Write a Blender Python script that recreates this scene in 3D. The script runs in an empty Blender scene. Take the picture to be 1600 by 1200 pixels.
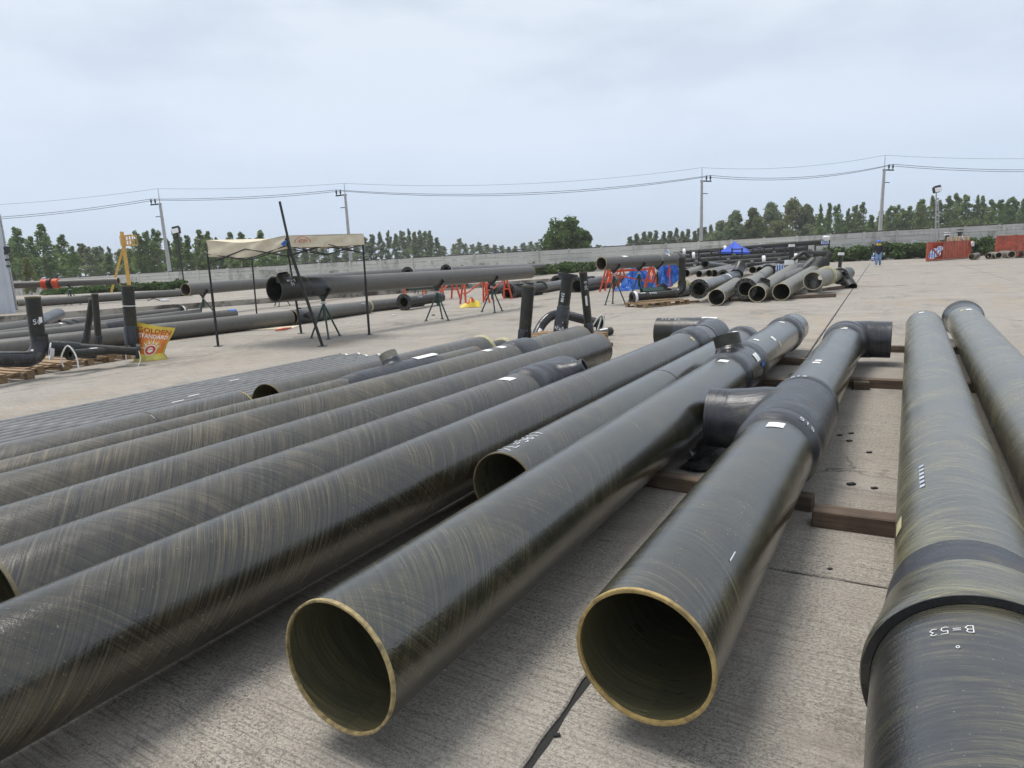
import bpy, math, random
from mathutils import Vector, Matrix, noise as mnoise
R = random.Random(11)
scene = bpy.context.scene
COL = scene.collection
V = Vector
# ------------------------------------------------------------------ camera
F, CXP, CYP, HCAM = 1060.0, 800.0, 600.0, 1.58
VPX, VPY, HS = 1422.0, 376.0, -0.043          # vanishing point of the near pipes, slope of the horizon
roll = math.atan(HS)
pitch = math.atan(abs(VPY + HS*(CXP-VPX) - CYP)*math.cos(roll)/F)
FW = V((0, math.cos(pitch), -math.sin(pitch)))
_dn = V((0, -math.sin(pitch), -math.cos(pitch)))
_r0 = V((1, 0, 0))
EX = math.cos(roll)*_r0 - math.sin(roll)*_dn
EY = math.sin(roll)*_r0 + math.cos(roll)*_dn
CAM = V((0, 0, HCAM))
cd = bpy.data.cameras.new('camera'); co = bpy.data.objects.new('camera', cd); COL.objects.link(co)
cd.sensor_width = 36; cd.lens = F/1600*36; cd.clip_end = 3000; cd.clip_start = 0.05
M4 = Matrix((EX, -EY, -FW)).transposed().to_4x4(); M4.translation = CAM
co.matrix_world = M4
scene.camera = co
# ------------------------------------------------------------------ light, sky, exposure
SUN_EL, SUN_AZ = 72.0, -60.0                     # azimuth from +Y towards +X
w = bpy.data.worlds.new('World'); scene.world = w; w.use_nodes = True
nt = w.node_tree; nt.nodes.clear()
out = nt.nodes.new('ShaderNodeOutputWorld'); bg = nt.nodes.new('ShaderNodeBackground')
sky = nt.nodes.new('ShaderNodeTexSky'); sky.sky_type = 'NISHITA'; sky.sun_disc = False
sky.sun_elevation = math.radians(SUN_EL); sky.sun_rotation = math.radians(SUN_AZ)
sky.altitude = 0; sky.air_density = 1.0; sky.dust_density = 3.0; sky.ozone_density = 1.5
bg.inputs['Strength'].default_value = 0.085
tc = nt.nodes.new('ShaderNodeTexCoord')
mp = nt.nodes.new('ShaderNodeMapping'); mp.inputs['Scale'].default_value = (1.0, 1.0, 3.2)
nz = nt.nodes.new('ShaderNodeTexNoise'); nz.inputs['Scale'].default_value = 2.1; nz.inputs['Detail'].default_value = 7; nz.inputs['Roughness'].default_value = .55
nz.inputs['Distortion'].default_value = .35
rp = nt.nodes.new('ShaderNodeValToRGB')
rp.color_ramp.elements[0].position = .30; rp.color_ramp.elements[0].color = (.86, .86, .86, 1)
rp.color_ramp.elements[1].position = .72; rp.color_ramp.elements[1].color = (.97, .97, .97, 1)
nz2 = nt.nodes.new('ShaderNodeTexNoise'); nz2.inputs['Scale'].default_value = 3.4; nz2.inputs['Detail'].default_value = 8
sx_ = nt.nodes.new('ShaderNodeSeparateXYZ')
rph = nt.nodes.new('ShaderNodeValToRGB')      # thin veil: blue-grey low down, whiter higher up
for e, (p, c) in zip([rph.color_ramp.elements[0], rph.color_ramp.elements[1], rph.color_ramp.elements.new(.16)], ((0.0, (3.75, 4.75, 6.15, 1)), (.5, (5.5, 5.95, 6.6, 1)), (.16, (4.55, 5.25, 6.3, 1)))):
    e.position = p; e.color = c
rp2 = nt.nodes.new('ShaderNodeValToRGB')      # cloud colour, thin white to grey undersides
rp2.color_ramp.elements[0].position = .38; rp2.color_ramp.elements[0].color = (4.5, 5.0, 5.7, 1)
rp2.color_ramp.elements[1].position = .56; rp2.color_ramp.elements[1].color = (6.0, 6.4, 6.95, 1)
rp3 = nt.nodes.new('ShaderNodeValToRGB'); rp3.color_ramp.elements[0].position = .10; rp3.color_ramp.elements[0].color = (.12, .12, .12, 1); rp3.color_ramp.elements[1].position = .42; rp3.color_ramp.elements[1].color = (.85, .85, .85, 1)
mxc = nt.nodes.new('ShaderNodeMixRGB')
mx = nt.nodes.new('ShaderNodeMixRGB')
L = nt.links.new
L(tc.outputs['Generated'], mp.inputs['Vector']); L(mp.outputs['Vector'], nz.inputs['Vector']); L(mp.outputs['Vector'], nz2.inputs['Vector'])
L(nz.outputs['Fac'], rp.inputs['Fac']); L(nz2.outputs['Fac'], rp2.inputs['Fac']); L(tc.outputs['Generated'], sx_.inputs[0]); L(sx_.outputs['Z'], rph.inputs['Fac']); L(sx_.outputs['Z'], rp3.inputs['Fac'])
L(rp3.outputs['Color'], mxc.inputs['Fac']); L(rph.outputs['Color'], mxc.inputs['Color1']); L(rp2.outputs['Color'], mxc.inputs['Color2'])
L(rp.outputs['Color'], mx.inputs['Fac']); L(sky.outputs['Color'], mx.inputs['Color1']); L(mxc.outputs['Color'], mx.inputs['Color2'])
L(mx.outputs['Color'], bg.inputs['Color']); L(bg.outputs['Background'], out.inputs['Surface'])
sd = bpy.data.lights.new('sun', 'SUN'); so = bpy.data.objects.new('sun', sd); COL.objects.link(so)
sd.energy = 1.5; sd.angle = math.radians(26); sd.color = (1, .955, .89)
_a, _e = math.radians(SUN_AZ), math.radians(SUN_EL)
sdir = V((math.sin(_a)*math.cos(_e), math.cos(_a)*math.cos(_e), math.sin(_e)))
so.rotation_euler = sdir.to_track_quat('Z', 'Y').to_euler()
scene.view_settings.view_transform = 'Standard'; scene.view_settings.look = 'None'
scene.view_settings.gamma = 1; scene.view_settings.use_curve_mapping = False
scene.view_settings.exposure = 0.88
scene.render.engine = 'CYCLES'
# ------------------------------------------------------------------ measuring helpers (photo pixel -> place)
def ray(px, py): return EX*((px-CXP)/F) + EY*((py-CYP)/F) + FW
def G(px, py, z=0.0):
    d = ray(px, py); t = (z-HCAM)/d.z; return CAM + d*t
def Pd(px, py, dep):
    d = ray(px, py); return CAM + d*(dep/d.y)
AX = ray(VPX, VPY); AX.z = 0; AX.normalize()
SD = V((AX.y, -AX.x, 0)); UP = V((0, 0, 1))
def W(s, u, z=0.0): return AX*s + SD*u + UP*z
def S_of(px, py, z=.555): return G(px, py, z).dot(AX)
def U_of(px, py, z=.555): return G(px, py, z).dot(SD)
def px_x(P):
    d = P-CAM; return CXP + F*d.dot(EX)/d.dot(FW)
def S_px(px, u, z):                         # how far along the pipes a point of given offset and height shows at picture column px
    lo, hi = .3, 14.0
    for _ in range(50):
        m_ = (lo+hi)/2
        if (px_x(W(m_, u, z)) < px): lo = m_
        else: hi = m_
    return (lo+hi)/2
def zt(px, py, u, r):                       # height of an axis whose top silhouette passes through a pixel
    d = ray(px, py); a = math.atan2(d.z, d.dot(SD)); c, s = math.cos(a), math.sin(a)
    return HCAM + (s*u)/c - abs(r/c)
# ------------------------------------------------------------------ mesh builder
def frame_of(t, ref=None):
    t = t.normalized(); ref = V(ref) if ref is not None else V((0, 0, -1))
    n = ref - t*ref.dot(t)
    if n.length < 1e-3: n = V((1, 0, 0)) - t*t.x
    n.normalize(); return t, n, t.cross(n)
class MB:
    def __init__(s): s.v = []; s.f = []; s.uv = []; s.m = []
    def face(s, idx, uv=None, m=0): s.f.append(tuple(idx)); s.uv.append(uv or [(0, 0)]*len(idx)); s.m.append(m)
    def quad(s, a, b, c, d, m=0, uv=None):
        n = len(s.v); s.v += [V(a), V(b), V(c), V(d)]; s.face((n, n+1, n+2, n+3), uv or [(0, 0), (1, 0), (1, 1), (0, 1)], m)
    def tube(s, path, radii, seg=24, wall=None, m=0, mr=None, mi=None, caps='', rim='', ref=None, inner_r=None):
        # path of points (repeated points make steps); wall -> hollow; rim 'a','b' close the ring at start/end; caps 'a','b' close solid ends
        path = [V(p) for p in path]
        if not isinstance(radii, (list, tuple)): radii = [radii]*len(path)
        if mr is None: mr = m
        tang = []
        for i in range(len(path)):
            a = i
            while a > 0 and (path[a]-path[i]).length < 1e-6: a -= 1
            b = i
            while b < len(path)-1 and (path[b]-path[i]).length < 1e-6: b += 1
            t1 = (path[i]-path[a]); t2 = (path[b]-path[i])
            t = (t1.normalized() if t1.length > 1e-6 else V((0, 0, 0))) + (t2.normalized() if t2.length > 1e-6 else V((0, 0, 0)))
            tang.append(t.normalized())
        t, n, b = frame_of(tang[0], ref)
        rings = []; lens = [0.0]
        for i in range(1, len(path)): lens.append(lens[-1] + (path[i]-path[i-1]).length + abs(radii[i]-radii[i-1]))
        def ring(c, n, b, r):
            k = len(s.v)
            for j in range(seg):
                a = 2*math.pi*j/seg; s.v.append(c + (n*math.cos(a) + b*math.sin(a))*r)
            return k
        frames = []
        for i in range(len(path)):
            t2 = tang[i]
            n = (n - t2*n.dot(t2))
            if n.length < 1e-5: _, n, _ = frame_of(t2, ref)
            n.normalize(); b = t2.cross(n); frames.append((n.copy(), b.copy()))
        ro = radii[0]
        def strip(rs, ls, flip, rad, mm):
            circ = 2*math.pi*rad
            for i in range(len(rs)-1):
                for j in range(seg):
                    j2 = (j+1) % seg
                    idx = (rs[i]+j, rs[i+1]+j, rs[i+1]+j2, rs[i]+j2)
                    u0, u1 = ls[i], ls[i+1]; v0, v1 = circ*j/seg, circ*(j+1)/seg
                    uv = [(u0, v0), (u1, v0), (u1, v1), (u0, v1)]
                    if not flip: idx = idx[::-1]; uv = uv[::-1]
                    s.face(idx, uv, mm)
        outer = [ring(path[i], *frames[i], radii[i]) for i in range(len(path))]
        strip(outer, lens, False, ro, m)
        if wall:
            inn = inner_r or [max(r-wall, .001) for r in radii]
            if not isinstance(inn, (list, tuple)): inn = [inn]*len(path)
            inner = [ring(path[i], *frames[i], inn[i]) for i in range(len(path))]
            strip(inner, lens, True, ro, m if mi is None else mi)
            for e, i in (('a', 0), ('b', -1)):
                if e in rim:
                    for j in range(seg):
                        j2 = (j+1) % seg
                        q = (outer[i]+j, outer[i]+j2, inner[i]+j2, inner[i]+j)
                        if e == 'a': q = q[::-1]
                        s.face(q[::-1] if False else q, [(0, 0)]*4, mr)
        for e, i in (('a', 0), ('b', -1)):
            if e in caps:
                q = [outer[i]+j for j in range(seg)]
                if e == 'b': q = q
                else: q = q[::-1]
                s.face(q, [(math.cos(2*math.pi*j/seg), math.sin(2*math.pi*j/seg)) for j in range(seg)], mr)
        return s
    def ring(s, c, axis, ro, ri, th, seg=32, m=0):       # flat washer of thickness th along axis
        c = V(c); a, x, y = frame_of(V(axis)); rs = []
        for off, rad in ((0, ri), (0, ro), (th, ro), (th, ri)):
            rs.append(len(s.v))
            for j in range(seg): an = 2*math.pi*j/seg; s.v.append(c + a*off + (x*math.cos(an)+y*math.sin(an))*rad)
        for i in range(4):
            p, q = rs[i], rs[(i+1) % 4]
            for j in range(seg): j2 = (j+1) % seg; s.face((p+j, p+j2, q+j2, q+j), [(j*.02, i*.01)]*4, m)
        return s
    def box(s, c, ex, ey, ez, m=0, bevel=0.0):             # centre, three half-axis vectors
        c, ex, ey, ez = V(c), V(ex), V(ey), V(ez)
        if bevel <= 0:
            k = len(s.v)
            for z in (-1, 1):
                for y in (-1, 1):
                    for x in (-1, 1): s.v.append(c + ex*x + ey*y + ez*z)
            lx, ly, lz = ex.length*2, ey.length*2, ez.length*2
            for q, (a, b) in (((0, 2, 3, 1), (ly, lx)), ((4, 5, 7, 6), (lx, ly)), ((0, 1, 5, 4), (lx, lz)), ((2, 6, 7, 3), (lz, lx)), ((0, 4, 6, 2), (lz, ly)), ((1, 3, 7, 5), (ly, lz))):
                s.face([k+i for i in q], [(0, 0), (a, 0), (a, b), (0, b)], m)
            return s
        bx = min(bevel/ex.length, .9); by = min(bevel/ey.length, .9); bz = min(bevel/ez.length, .9)
        k = len(s.v); ids = {}
        for sx in (-1, 1):
            for sy in (-1, 1):
                for sz in (-1, 1):
                    for ax_, (fx, fy, fz) in enumerate(((1, 1-by, 1-bz), (1-bx, 1, 1-bz), (1-bx, 1-by, 1))):
                        ids[(sx, sy, sz, ax_)] = len(s.v); s.v.append(c + ex*(sx*fx) + ey*(sy*fy) + ez*(sz*fz))
        def add(q, ref):
            P = [s.v[i] for i in q]; n = (P[1]-P[0]).cross(P[2]-P[0]); ctr = sum(P, V((0, 0, 0)))/len(P)
            if n.dot(ctr-c) < 0: q = q[::-1]
            pts = [s.v[i] for i in q]
            s.face(q, [((p-c).dot(ex.normalized()) + (p-c).dot(ez.normalized())*.3, (p-c).dot(ey.normalized()) + (p-c).dot(ez.normalized())*.7) for p in pts], m)
        for sx in (-1, 1): add([ids[(sx, a, b, 0)] for a, b in ((-1, -1), (1, -1), (1, 1), (-1, 1))], 0)
        for sy in (-1, 1): add([ids[(a, sy, b, 1)] for a, b in ((-1, -1), (1, -1), (1, 1), (-1, 1))], 0)
        for sz in (-1, 1): add([ids[(a, b, sz, 2)] for a, b in ((-1, -1), (1, -1), (1, 1), (-1, 1))], 0)
        for sx in (-1, 1):
            for sy in (-1, 1): add([ids[(sx, sy, -1, 0)], ids[(sx, sy, 1, 0)], ids[(sx, sy, 1, 1)], ids[(sx, sy, -1, 1)]], 0)
            for sz in (-1, 1): add([ids[(sx, -1, sz, 0)], ids[(sx, 1, sz, 0)], ids[(sx, 1, sz, 2)], ids[(sx, -1, sz, 2)]], 0)
        for sy in (-1, 1):
            for sz in (-1, 1): add([ids[(-1, sy, sz, 1)], ids[(1, sy, sz, 1)], ids[(1, sy, sz, 2)], ids[(-1, sy, sz, 2)]], 0)
        for sx in (-1, 1):
            for sy in (-1, 1):
                for sz in (-1, 1): add([ids[(sx, sy, sz, 0)], ids[(sx, sy, sz, 1)], ids[(sx, sy, sz, 2)]], 0)
        return s
    def bar(s, a, b, r, seg=8, m=0): return s.tube([a, b], r, seg, m=m, caps='ab')
    def beam(s, a, b, wx, wy, m=0, up=(0, 0, 1), bevel=0):
        a, b = V(a), V(b); t = (b-a); n = V(up) - t*(V(up).dot(t)/t.length_squared)
        if n.length < 1e-4: n = V((1, 0, 0))
        n.normalize(); x = t.normalized().cross(n)
        return s.box((a+b)/2, t/2, x*(wx/2), n*(wy/2), m, bevel)
    def mesh(s, name, mats, origin=V((0, 0, 0)), smooth=True, ang=38):
        me = bpy.data.meshes.new(name)
        me.from_pydata([tuple(p-origin) for p in s.v], [], s.f)
        uvl = me.uv_layers.new(name='UVMap'); flat = []
        for u in s.uv:
            for a in u: flat += [a[0], a[1]]
        uvl.data.foreach_set('uv', flat)
        me.polygons.foreach_set('material_index', s.m)
        for mm in (mats if isinstance(mats, (list, tuple)) else [mats]): me.materials.append(mm)
        me.polygons.foreach_set('use_smooth', [smooth]*len(s.f))
        if smooth and ang: me.set_sharp_from_angle(angle=math.radians(ang))
        me.update(); return me
    def build(s, name, mats, parent=None, smooth=True, ang=38):
        o = V((0, 0, 0)); p = parent
        while p is not None: o = o + V(p.location); p = p.parent
        ob = bpy.data.objects.new(name, s.mesh(name, mats, o, smooth, ang)); COL.objects.link(ob)
        if parent is not None: ob.parent = parent
        return ob
def tag(o, label=None, cat=None, group=None, kind=None):
    if label: o['label'] = label
    if cat: o['category'] = cat
    if group: o['group'] = group
    if kind: o['kind'] = kind
    return o
def thing(name, label, cat, loc=(0, 0, 0), group=None, rz=0.0):
    o = bpy.data.objects.new(name, None); COL.objects.link(o); o.location = loc; o.rotation_euler = (0, 0, rz)
    o.empty_display_size = .1
    return tag(o, label, cat, group)
def kids(o): return [c for c in bpy.data.objects if c.parent == o]
def dup(root, loc, rz=0.0, label=None, group=None, scale=None, children=None):
    r = root.copy(); COL.objects.link(r); r.location = loc; r.rotation_euler = (0, 0, rz)
    if scale: r.scale = scale
    if label: r['label'] = label
    if group: r['group'] = group
    for ch in (children if children is not None else kids(root)):
        c = ch.copy(); COL.objects.link(c); c.parent = r
        for g in kids(ch):
            d = g.copy(); COL.objects.link(d); d.parent = c
    return r
def fuse(ob, voxel=.018, it=6, mat=None):                 # weld overlapping solids of one part into one filleted skin
    m = ob.modifiers.new('r', 'REMESH'); m.mode = 'VOXEL'; m.voxel_size = voxel; m.use_smooth_shade = True
    if it: k = ob.modifiers.new('s', 'SMOOTH'); k.iterations = it; k.factor = .5
    dg = bpy.context.evaluated_depsgraph_get(); dg.update()
    me = bpy.data.meshes.new_from_object(ob.evaluated_get(dg)); old = ob.data
    ob.modifiers.clear(); ob.data = me; me.materials.clear(); me.materials.append(mat)
    for p in me.polygons: p.use_smooth = True; p.material_index = 0
    return ob
# ------------------------------------------------------------------ materials
class NT:
    def __init__(s, name):
        s.mat = bpy.data.materials.new(name); s.mat.use_nodes = True; s.t = s.mat.node_tree
        s.p = s.t.nodes['Principled BSDF']; s.out = s.t.nodes['Material Output']
    def n(s, typ, props=None, **inp):
        nd = s.t.nodes.new(typ)
        for k, v in (props or {}).items(): setattr(nd, k, v)
        for k, v in inp.items():
            key = int(k[1:]) if k[0] == '_' and k[1:].isdigit() else k.replace('_', ' ')
            if isinstance(v, bpy.types.NodeSocket): s.t.links.new(v, nd.inputs[key])
            else: nd.inputs[key].default_value = v
        return nd
    def set(s, **inp):
        for k, v in inp.items():
            k = k.replace('_', ' ')
            if isinstance(v, bpy.types.NodeSocket): s.t.links.new(v, s.p.inputs[k])
            else: s.p.inputs[k].default_value = v
        return s
    def coord(s, kind='UV'): return s.n('ShaderNodeTexCoord').outputs[kind]
    def pos(s): return s.n('ShaderNodeNewGeometry').outputs['Position']
    def map(s, vec, rot=(0, 0, 0), scale=(1, 1, 1), loc=(0, 0, 0)): return s.n('ShaderNodeMapping', Vector=vec, Rotation=rot, Scale=scale, Location=loc).outputs[0]
    def noise(s, vec, scale, detail=3, rough=.5, dist=0.0): return s.n('ShaderNodeTexNoise', Vector=vec, Scale=scale, Detail=detail, Roughness=rough, Distortion=dist).outputs[0]
    def ramp(s, fac, stops):
        nd = s.n('ShaderNodeValToRGB', Fac=fac); cr = nd.color_ramp
        while len(cr.elements) < len(stops): cr.elements.new(.5)
        for e, (p, c) in zip(cr.elements, stops):
            e.position = p; e.color = (c, c, c, 1) if isinstance(c, (int, float)) else (*c, 1)
        return nd.outputs[0]
    def mix(s, fac, a, b, mode='MIX'):
        if isinstance(a, tuple): a = (*a, 1)
        if isinstance(b, tuple): b = (*b, 1)
        return s.n('ShaderNodeMixRGB', {'blend_type': mode}, Fac=fac, Color1=a, Color2=b).outputs[0]
    def math(s, op, a, b=0.0): return s.n('ShaderNodeMath', {'operation': op}, _0=a, _1=b).outputs[0]
    def mr(s, v, a, b, c, d): return s.n('ShaderNodeMapRange', Value=v, From_Min=a, From_Max=b, To_Min=c, To_Max=d).outputs[0]
    def bump(s, h, strength=.3, dist=.01, normal=None):
        nd = s.n('ShaderNodeBump', Height=h, Strength=strength, Distance=dist)
        if normal: s.t.links.new(normal, nd.inputs['Normal'])
        return nd.outputs[0]
def pipe_mat(name, dark=(.016, .0168, .012), streak=(.115, .107, .066), yellow=(.26, .21, .09), samt=.55, yamt=.25, rough=.26, wind=54, freq=110, seed=0.0, bump=.32, dust=0.0, ior=1.85):
    k = NT(name); uv = k.coord('UV')
    rnd = k.n('ShaderNodeObjectInfo').outputs['Random']
    off = k.n('ShaderNodeCombineXYZ', X=k.math('MULTIPLY', rnd, 37.0), Y=k.math('MULTIPLY', rnd, 11.0), Z=k.math('MULTIPLY', rnd, 9.0)).outputs[0]
    uvo = k.n('ShaderNodeVectorMath', {'operation': 'ADD'}, _0=uv, _1=off).outputs[0]
    st = []; cr = []
    for sg in (1, -1):
        v = k.map(uv, rot=(0, 0, math.radians(sg*wind)))
        v = k.n('ShaderNodeVectorMath', {'operation': 'ADD'}, _0=v, _1=off).outputs[0]
        fa = k.noise(k.map(v, scale=(1.0, freq*.62, 1)), 1.0, 5, .68); fb = k.noise(k.map(v, scale=(2.6, freq*1.9, 1)), 1.0, 3, .6)
        st.append(k.mix(.52, fa, fb)); cr.append(k.noise(k.map(v, scale=(1.6, 24, 1), loc=(3, 7, 0)), 1.0, 4, .7))
    big = k.noise(uvo, 1.5, 5, .6); big2 = k.noise(uvo, 3.3, 5, .65, .4)
    speck = k.noise(uvo, 90, 2, .5)
    sel = k.ramp(k.noise(uvo, 2.2, 2), [(.42, 0.0), (.58, 1.0)])
    s1 = k.mix(sel, st[0], st[1]); smin = k.mix(.35, s1, st[0])
    sr = k.ramp(smin, [(.44, 0.0), (.53, .30), (.585, .65), (.66, 1.0)])
    bigr = k.ramp(big, [(.30, .40), (.66, 1.0)])
    fac = k.math('MULTIPLY', k.math('MULTIPLY', sr, bigr), samt*1.5)
    c = k.mix(fac, dark, streak)
    yr = k.math('MULTIPLY', k.ramp(big2, [(.45, 0.0), (.68, 1.0)]), yamt)
    c = k.mix(k.math('MULTIPLY', yr, k.mr(sr, 0, 1, .10, 1.25)), c, yellow)
    if dust: c = k.mix(k.math('MULTIPLY', k.ramp(k.noise(uvo, 5.0, 6, .7), [(.3, .35), (.7, 1.0)]), dust), c, (.22, .205, .175))
    c = k.mix(k.ramp(speck, [(.70, 0.0), (.76, .5)]), c, (.30, .27, .2))
    ro = k.math('ADD', k.mr(big2, .3, .7, rough-.05, rough+.07), k.mr(sr, 0, 1, 0, .06))
    k.set(Base_Color=c, Roughness=ro, IOR=ior, Normal=k.bump(k.mix(.30, k.mix(.45, smin, k.mix(sel, cr[0], cr[1])), speck), bump, .0085))
    return k.mat
def plain(name, col, rough=.5, metal=0.0, var=.25, scale=12, bump=.0, spec=None, tint=None):
    k = NT(name); p = k.coord('Object')
    a = k.noise(p, scale, 5, .6)
    lo = tuple(x*(1-var) for x in col); hi = tuple(min(1, x*(1+var)) for x in col)
    c = k.mix(k.ramp(a, [(.3, 0.0), (.7, 1.0)]), lo, hi)
    if tint: c = k.mix(k.ramp(k.noise(p, scale*.6, 6, .7), [(.52, 0.0), (.66, .8)]), c, tint)
    k.set(Base_Color=c, Roughness=k.mr(a, .3, .7, rough-.06, rough+.08), Metallic=metal)
    if spec is not None: k.set(Specular_IOR_Level=spec)
    if bump: k.set(Normal=k.bump(k.noise(p, scale*4, 4), bump, .01))
    return k.mat
def resin_mat(name, col=(.022, .024, .030), hi=(.055, .058, .066), rough=.30, aligned=True, sc=70):
    k = NT(name)
    if aligned:
        v = k.map(k.coord('UV'), scale=(sc, 2.2, 1))
    else:
        v = k.map(k.map(k.pos(), rot=(0, 0, math.pi/2-0 + math.atan2(AX.x, AX.y) - math.pi/2)), scale=(4, sc, 4))
    a = k.noise(v, 1.0, 4, .6); b = k.noise(k.pos(), 5, 5, .65)
    c = k.mix(k.ramp(a, [(.35, 0.0), (.7, .8)]), col, hi)
    c = k.mix(k.ramp(b, [(.56, 0.0), (.74, .45)]), c, (.17, .15, .10))
    k.set(Base_Color=c, Roughness=k.mr(b, .3, .7, rough-.08, rough+.14), IOR=1.52, Normal=k.bump(k.mix(.35, a, k.noise(k.pos(), 20, 5, .65)), .6, .010))
    return k.mat
MT = {}
MT['gloss'] = pipe_mat('pipe_laminate_glossy', samt=.60, yamt=.34, rough=.15)
MT['gloss_b'] = pipe_mat('pipe_laminate_glossy_hoop', samt=.62, yamt=.36, rough=.15, wind=70, freq=105)
MT['gloss_k'] = pipe_mat('pipe_laminate_dark_glossy', dark=(.013, .0125, .009), streak=(.12, .10, .06), samt=.75, yamt=.22, rough=.20, freq=95, ior=1.72)
MT['inner'] = pipe_mat('pipe_inner_wall', dark=(.07, .068, .042), streak=(.22, .20, .11), yellow=(.20, .15, .05), samt=.5, yamt=.5, rough=.30, wind=78, freq=60, bump=.1, ior=1.5)
MT['glossy_y'] = pipe_mat('pipe_laminate_yellowed', dark=(.05, .051, .044), streak=(.25, .23, .15), yellow=(.38, .34, .15), samt=.80, yamt=.62, rough=.22, freq=105, wind=72)
MT['spig'] = pipe_mat('pipe_laminate_socket_black', dark=(.018, .019, .021), streak=(.12, .115, .085), yellow=(.26, .23, .10), samt=.65, yamt=.45, rough=.22, wind=82, freq=105)
MT['dull'] = pipe_mat('pipe_laminate_dull', dark=(.022, .021, .019), streak=(.165, .142, .096), samt=.78, yamt=.20, rough=.27, freq=95, dust=.05, ior=1.66)
MT['dull_y'] = pipe_mat('pipe_laminate_dull_brown', dark=(.028, .025, .019), streak=(.19, .16, .098), samt=.82, yamt=.38, rough=.28, freq=95, dust=.05, ior=1.66)
MT['grey'] = pipe_mat('pipe_laminate_grey', dark=(.06, .058, .054), streak=(.17, .155, .125), samt=.6, yamt=.14, rough=.40, dust=.18, ior=1.6)
MT['tan'] = pipe_mat('pipe_laminate_tan', dark=(.10, .095, .075), streak=(.28, .25, .17), samt=.7, yamt=.4, rough=.42)
MT['black'] = pipe_mat('pipe_laminate_black', dark=(.014, .015, .014), streak=(.07, .06, .035), samt=.5, yamt=.14, rough=.34, ior=1.45)
MT['thin'] = plain('thin_pipe_grey', (.17, .17, .168), .30, var=.3, scale=6)
MT['edge'] = plain('cut_laminate_edge', (.37, .265, .10), .6, var=.4, scale=30, tint=(.16, .11, .05))
MT['edge_dark'] = plain('dark_cut_edge', (.13, .105, .055), .6, var=.4, scale=30)
MT['edge_tan'] = plain('tan_cut_edge', (.34, .26, .12), .6, var=.45, scale=40, tint=(.10, .08, .05))
MT['edge_pale'] = plain('pale_cut_edge', (.50, .44, .28), .6, var=.35, scale=30)
MT['resin'] = resin_mat('joint_wrap_resin')
MT['resin_p'] = resin_mat('joint_wrap_resin_plain', aligned=False, sc=45)
MT['resin_blk'] = resin_mat('black_resin', (.010, .011, .012), (.03, .03, .032), .2, aligned=False, sc=20)
MT['flange'] = plain('black_flange', (.022, .022, .023), .45, var=.35, scale=9, bump=.15, tint=(.08, .075, .06))
MT['hole'] = plain('bolt_hole', (.30, .30, .29), .6)
MT['paper'] = plain('white_paper', (.80, .80, .78), .7, var=.06, scale=20)
MT['print_pale'] = plain('pale_blue_print', (.42, .46, .55), .7)
MT['chalk'] = plain('chalk_paint', (.72, .74, .76), .8, var=.15, scale=60)
MT['tape_y'] = plain('yellowed_tape', (.46, .42, .24), .6, var=.3, scale=20)
MT['strap'] = plain('white_strap', (.72, .72, .66), .5, var=.1)
MT['steel_g'] = plain('dark_green_steel', (.016, .055, .045), .4, var=.35, scale=14, tint=(.05, .045, .03))
MT['steel_k'] = plain('black_steel', (.016, .016, .017), .4, var=.3)
MT['orange'] = plain('orange_red_paint', (.62, .075, .022), .45, var=.25, scale=8, tint=(.30, .06, .03))
MT['crate'] = plain('rusty_red_crate', (.46, .085, .04), .6, var=.35, scale=3, tint=(.16, .05, .03))
MT['alu'] = plain('bare_metal', (.45, .45, .44), .35, metal=.8)
MT['conc_pole'] = plain('pole_concrete', (.40, .40, .385), .8, var=.15, scale=3)
MT['cable'] = plain('cable_black', (.03, .03, .035), .6)
MT['mast'] = plain('yellow_mast_paint', (.62, .36, .075), .5, var=.2, scale=4)
MT['blue_tarp'] = plain('blue_tarp', (.022, .12, .46), .38, var=.35, scale=5, bump=.4)
MT['blue_roof'] = plain('blue_canopy_cloth', (.03, .09, .52), .6, var=.15, scale=2)
MT['canvas'] = plain('cream_canvas', (.66, .58, .43), .8, var=.10, scale=4, bump=.1)
MT['red_print'] = plain('red_print', (.48, .06, .04), .7)
MT['white_blue'] = plain('blue_disc_paint', (.03, .15, .50), .5)
MT['white'] = plain('white_plastic', (.78, .78, .78), .45, var=.05)
def wood_mat(name, a, b):
    k = NT(name); p = k.coord('UV'); rnd = k.n('ShaderNodeObjectInfo').outputs['Random']
    off = k.n('ShaderNodeCombineXYZ', X=k.math('MULTIPLY', rnd, 31.0), Y=k.math('MULTIPLY', rnd, 17.0), Z=0.0).outputs[0]
    v = k.n('ShaderNodeVectorMath', {'operation': 'ADD'}, _0=p, _1=off).outputs[0]
    g = k.noise(k.map(v, scale=(1.5, 40, 1)), 1.0, 5, .6, .3); bgn = k.noise(v, 3.0, 4)
    c = k.mix(k.ramp(g, [(.32, 0.0), (.68, 1.0)]), a, b)
    c = k.mix(k.ramp(bgn, [(.5, 0.0), (.7, .6)]), c, tuple(x*.5 for x in a))
    k.set(Base_Color=c, Roughness=.75, Normal=k.bump(g, .4, .006)); return k.mat
MT['wood'] = wood_mat('weathered_timber', (.06, .040, .028), (.19, .135, .092))
MT['pallet'] = wood_mat('pallet_wood', (.20, .12, .06), (.42, .29, .16))
MT['stake'] = wood_mat('pale_stake_wood', (.45, .33, .2), (.62, .48, .32))
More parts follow.
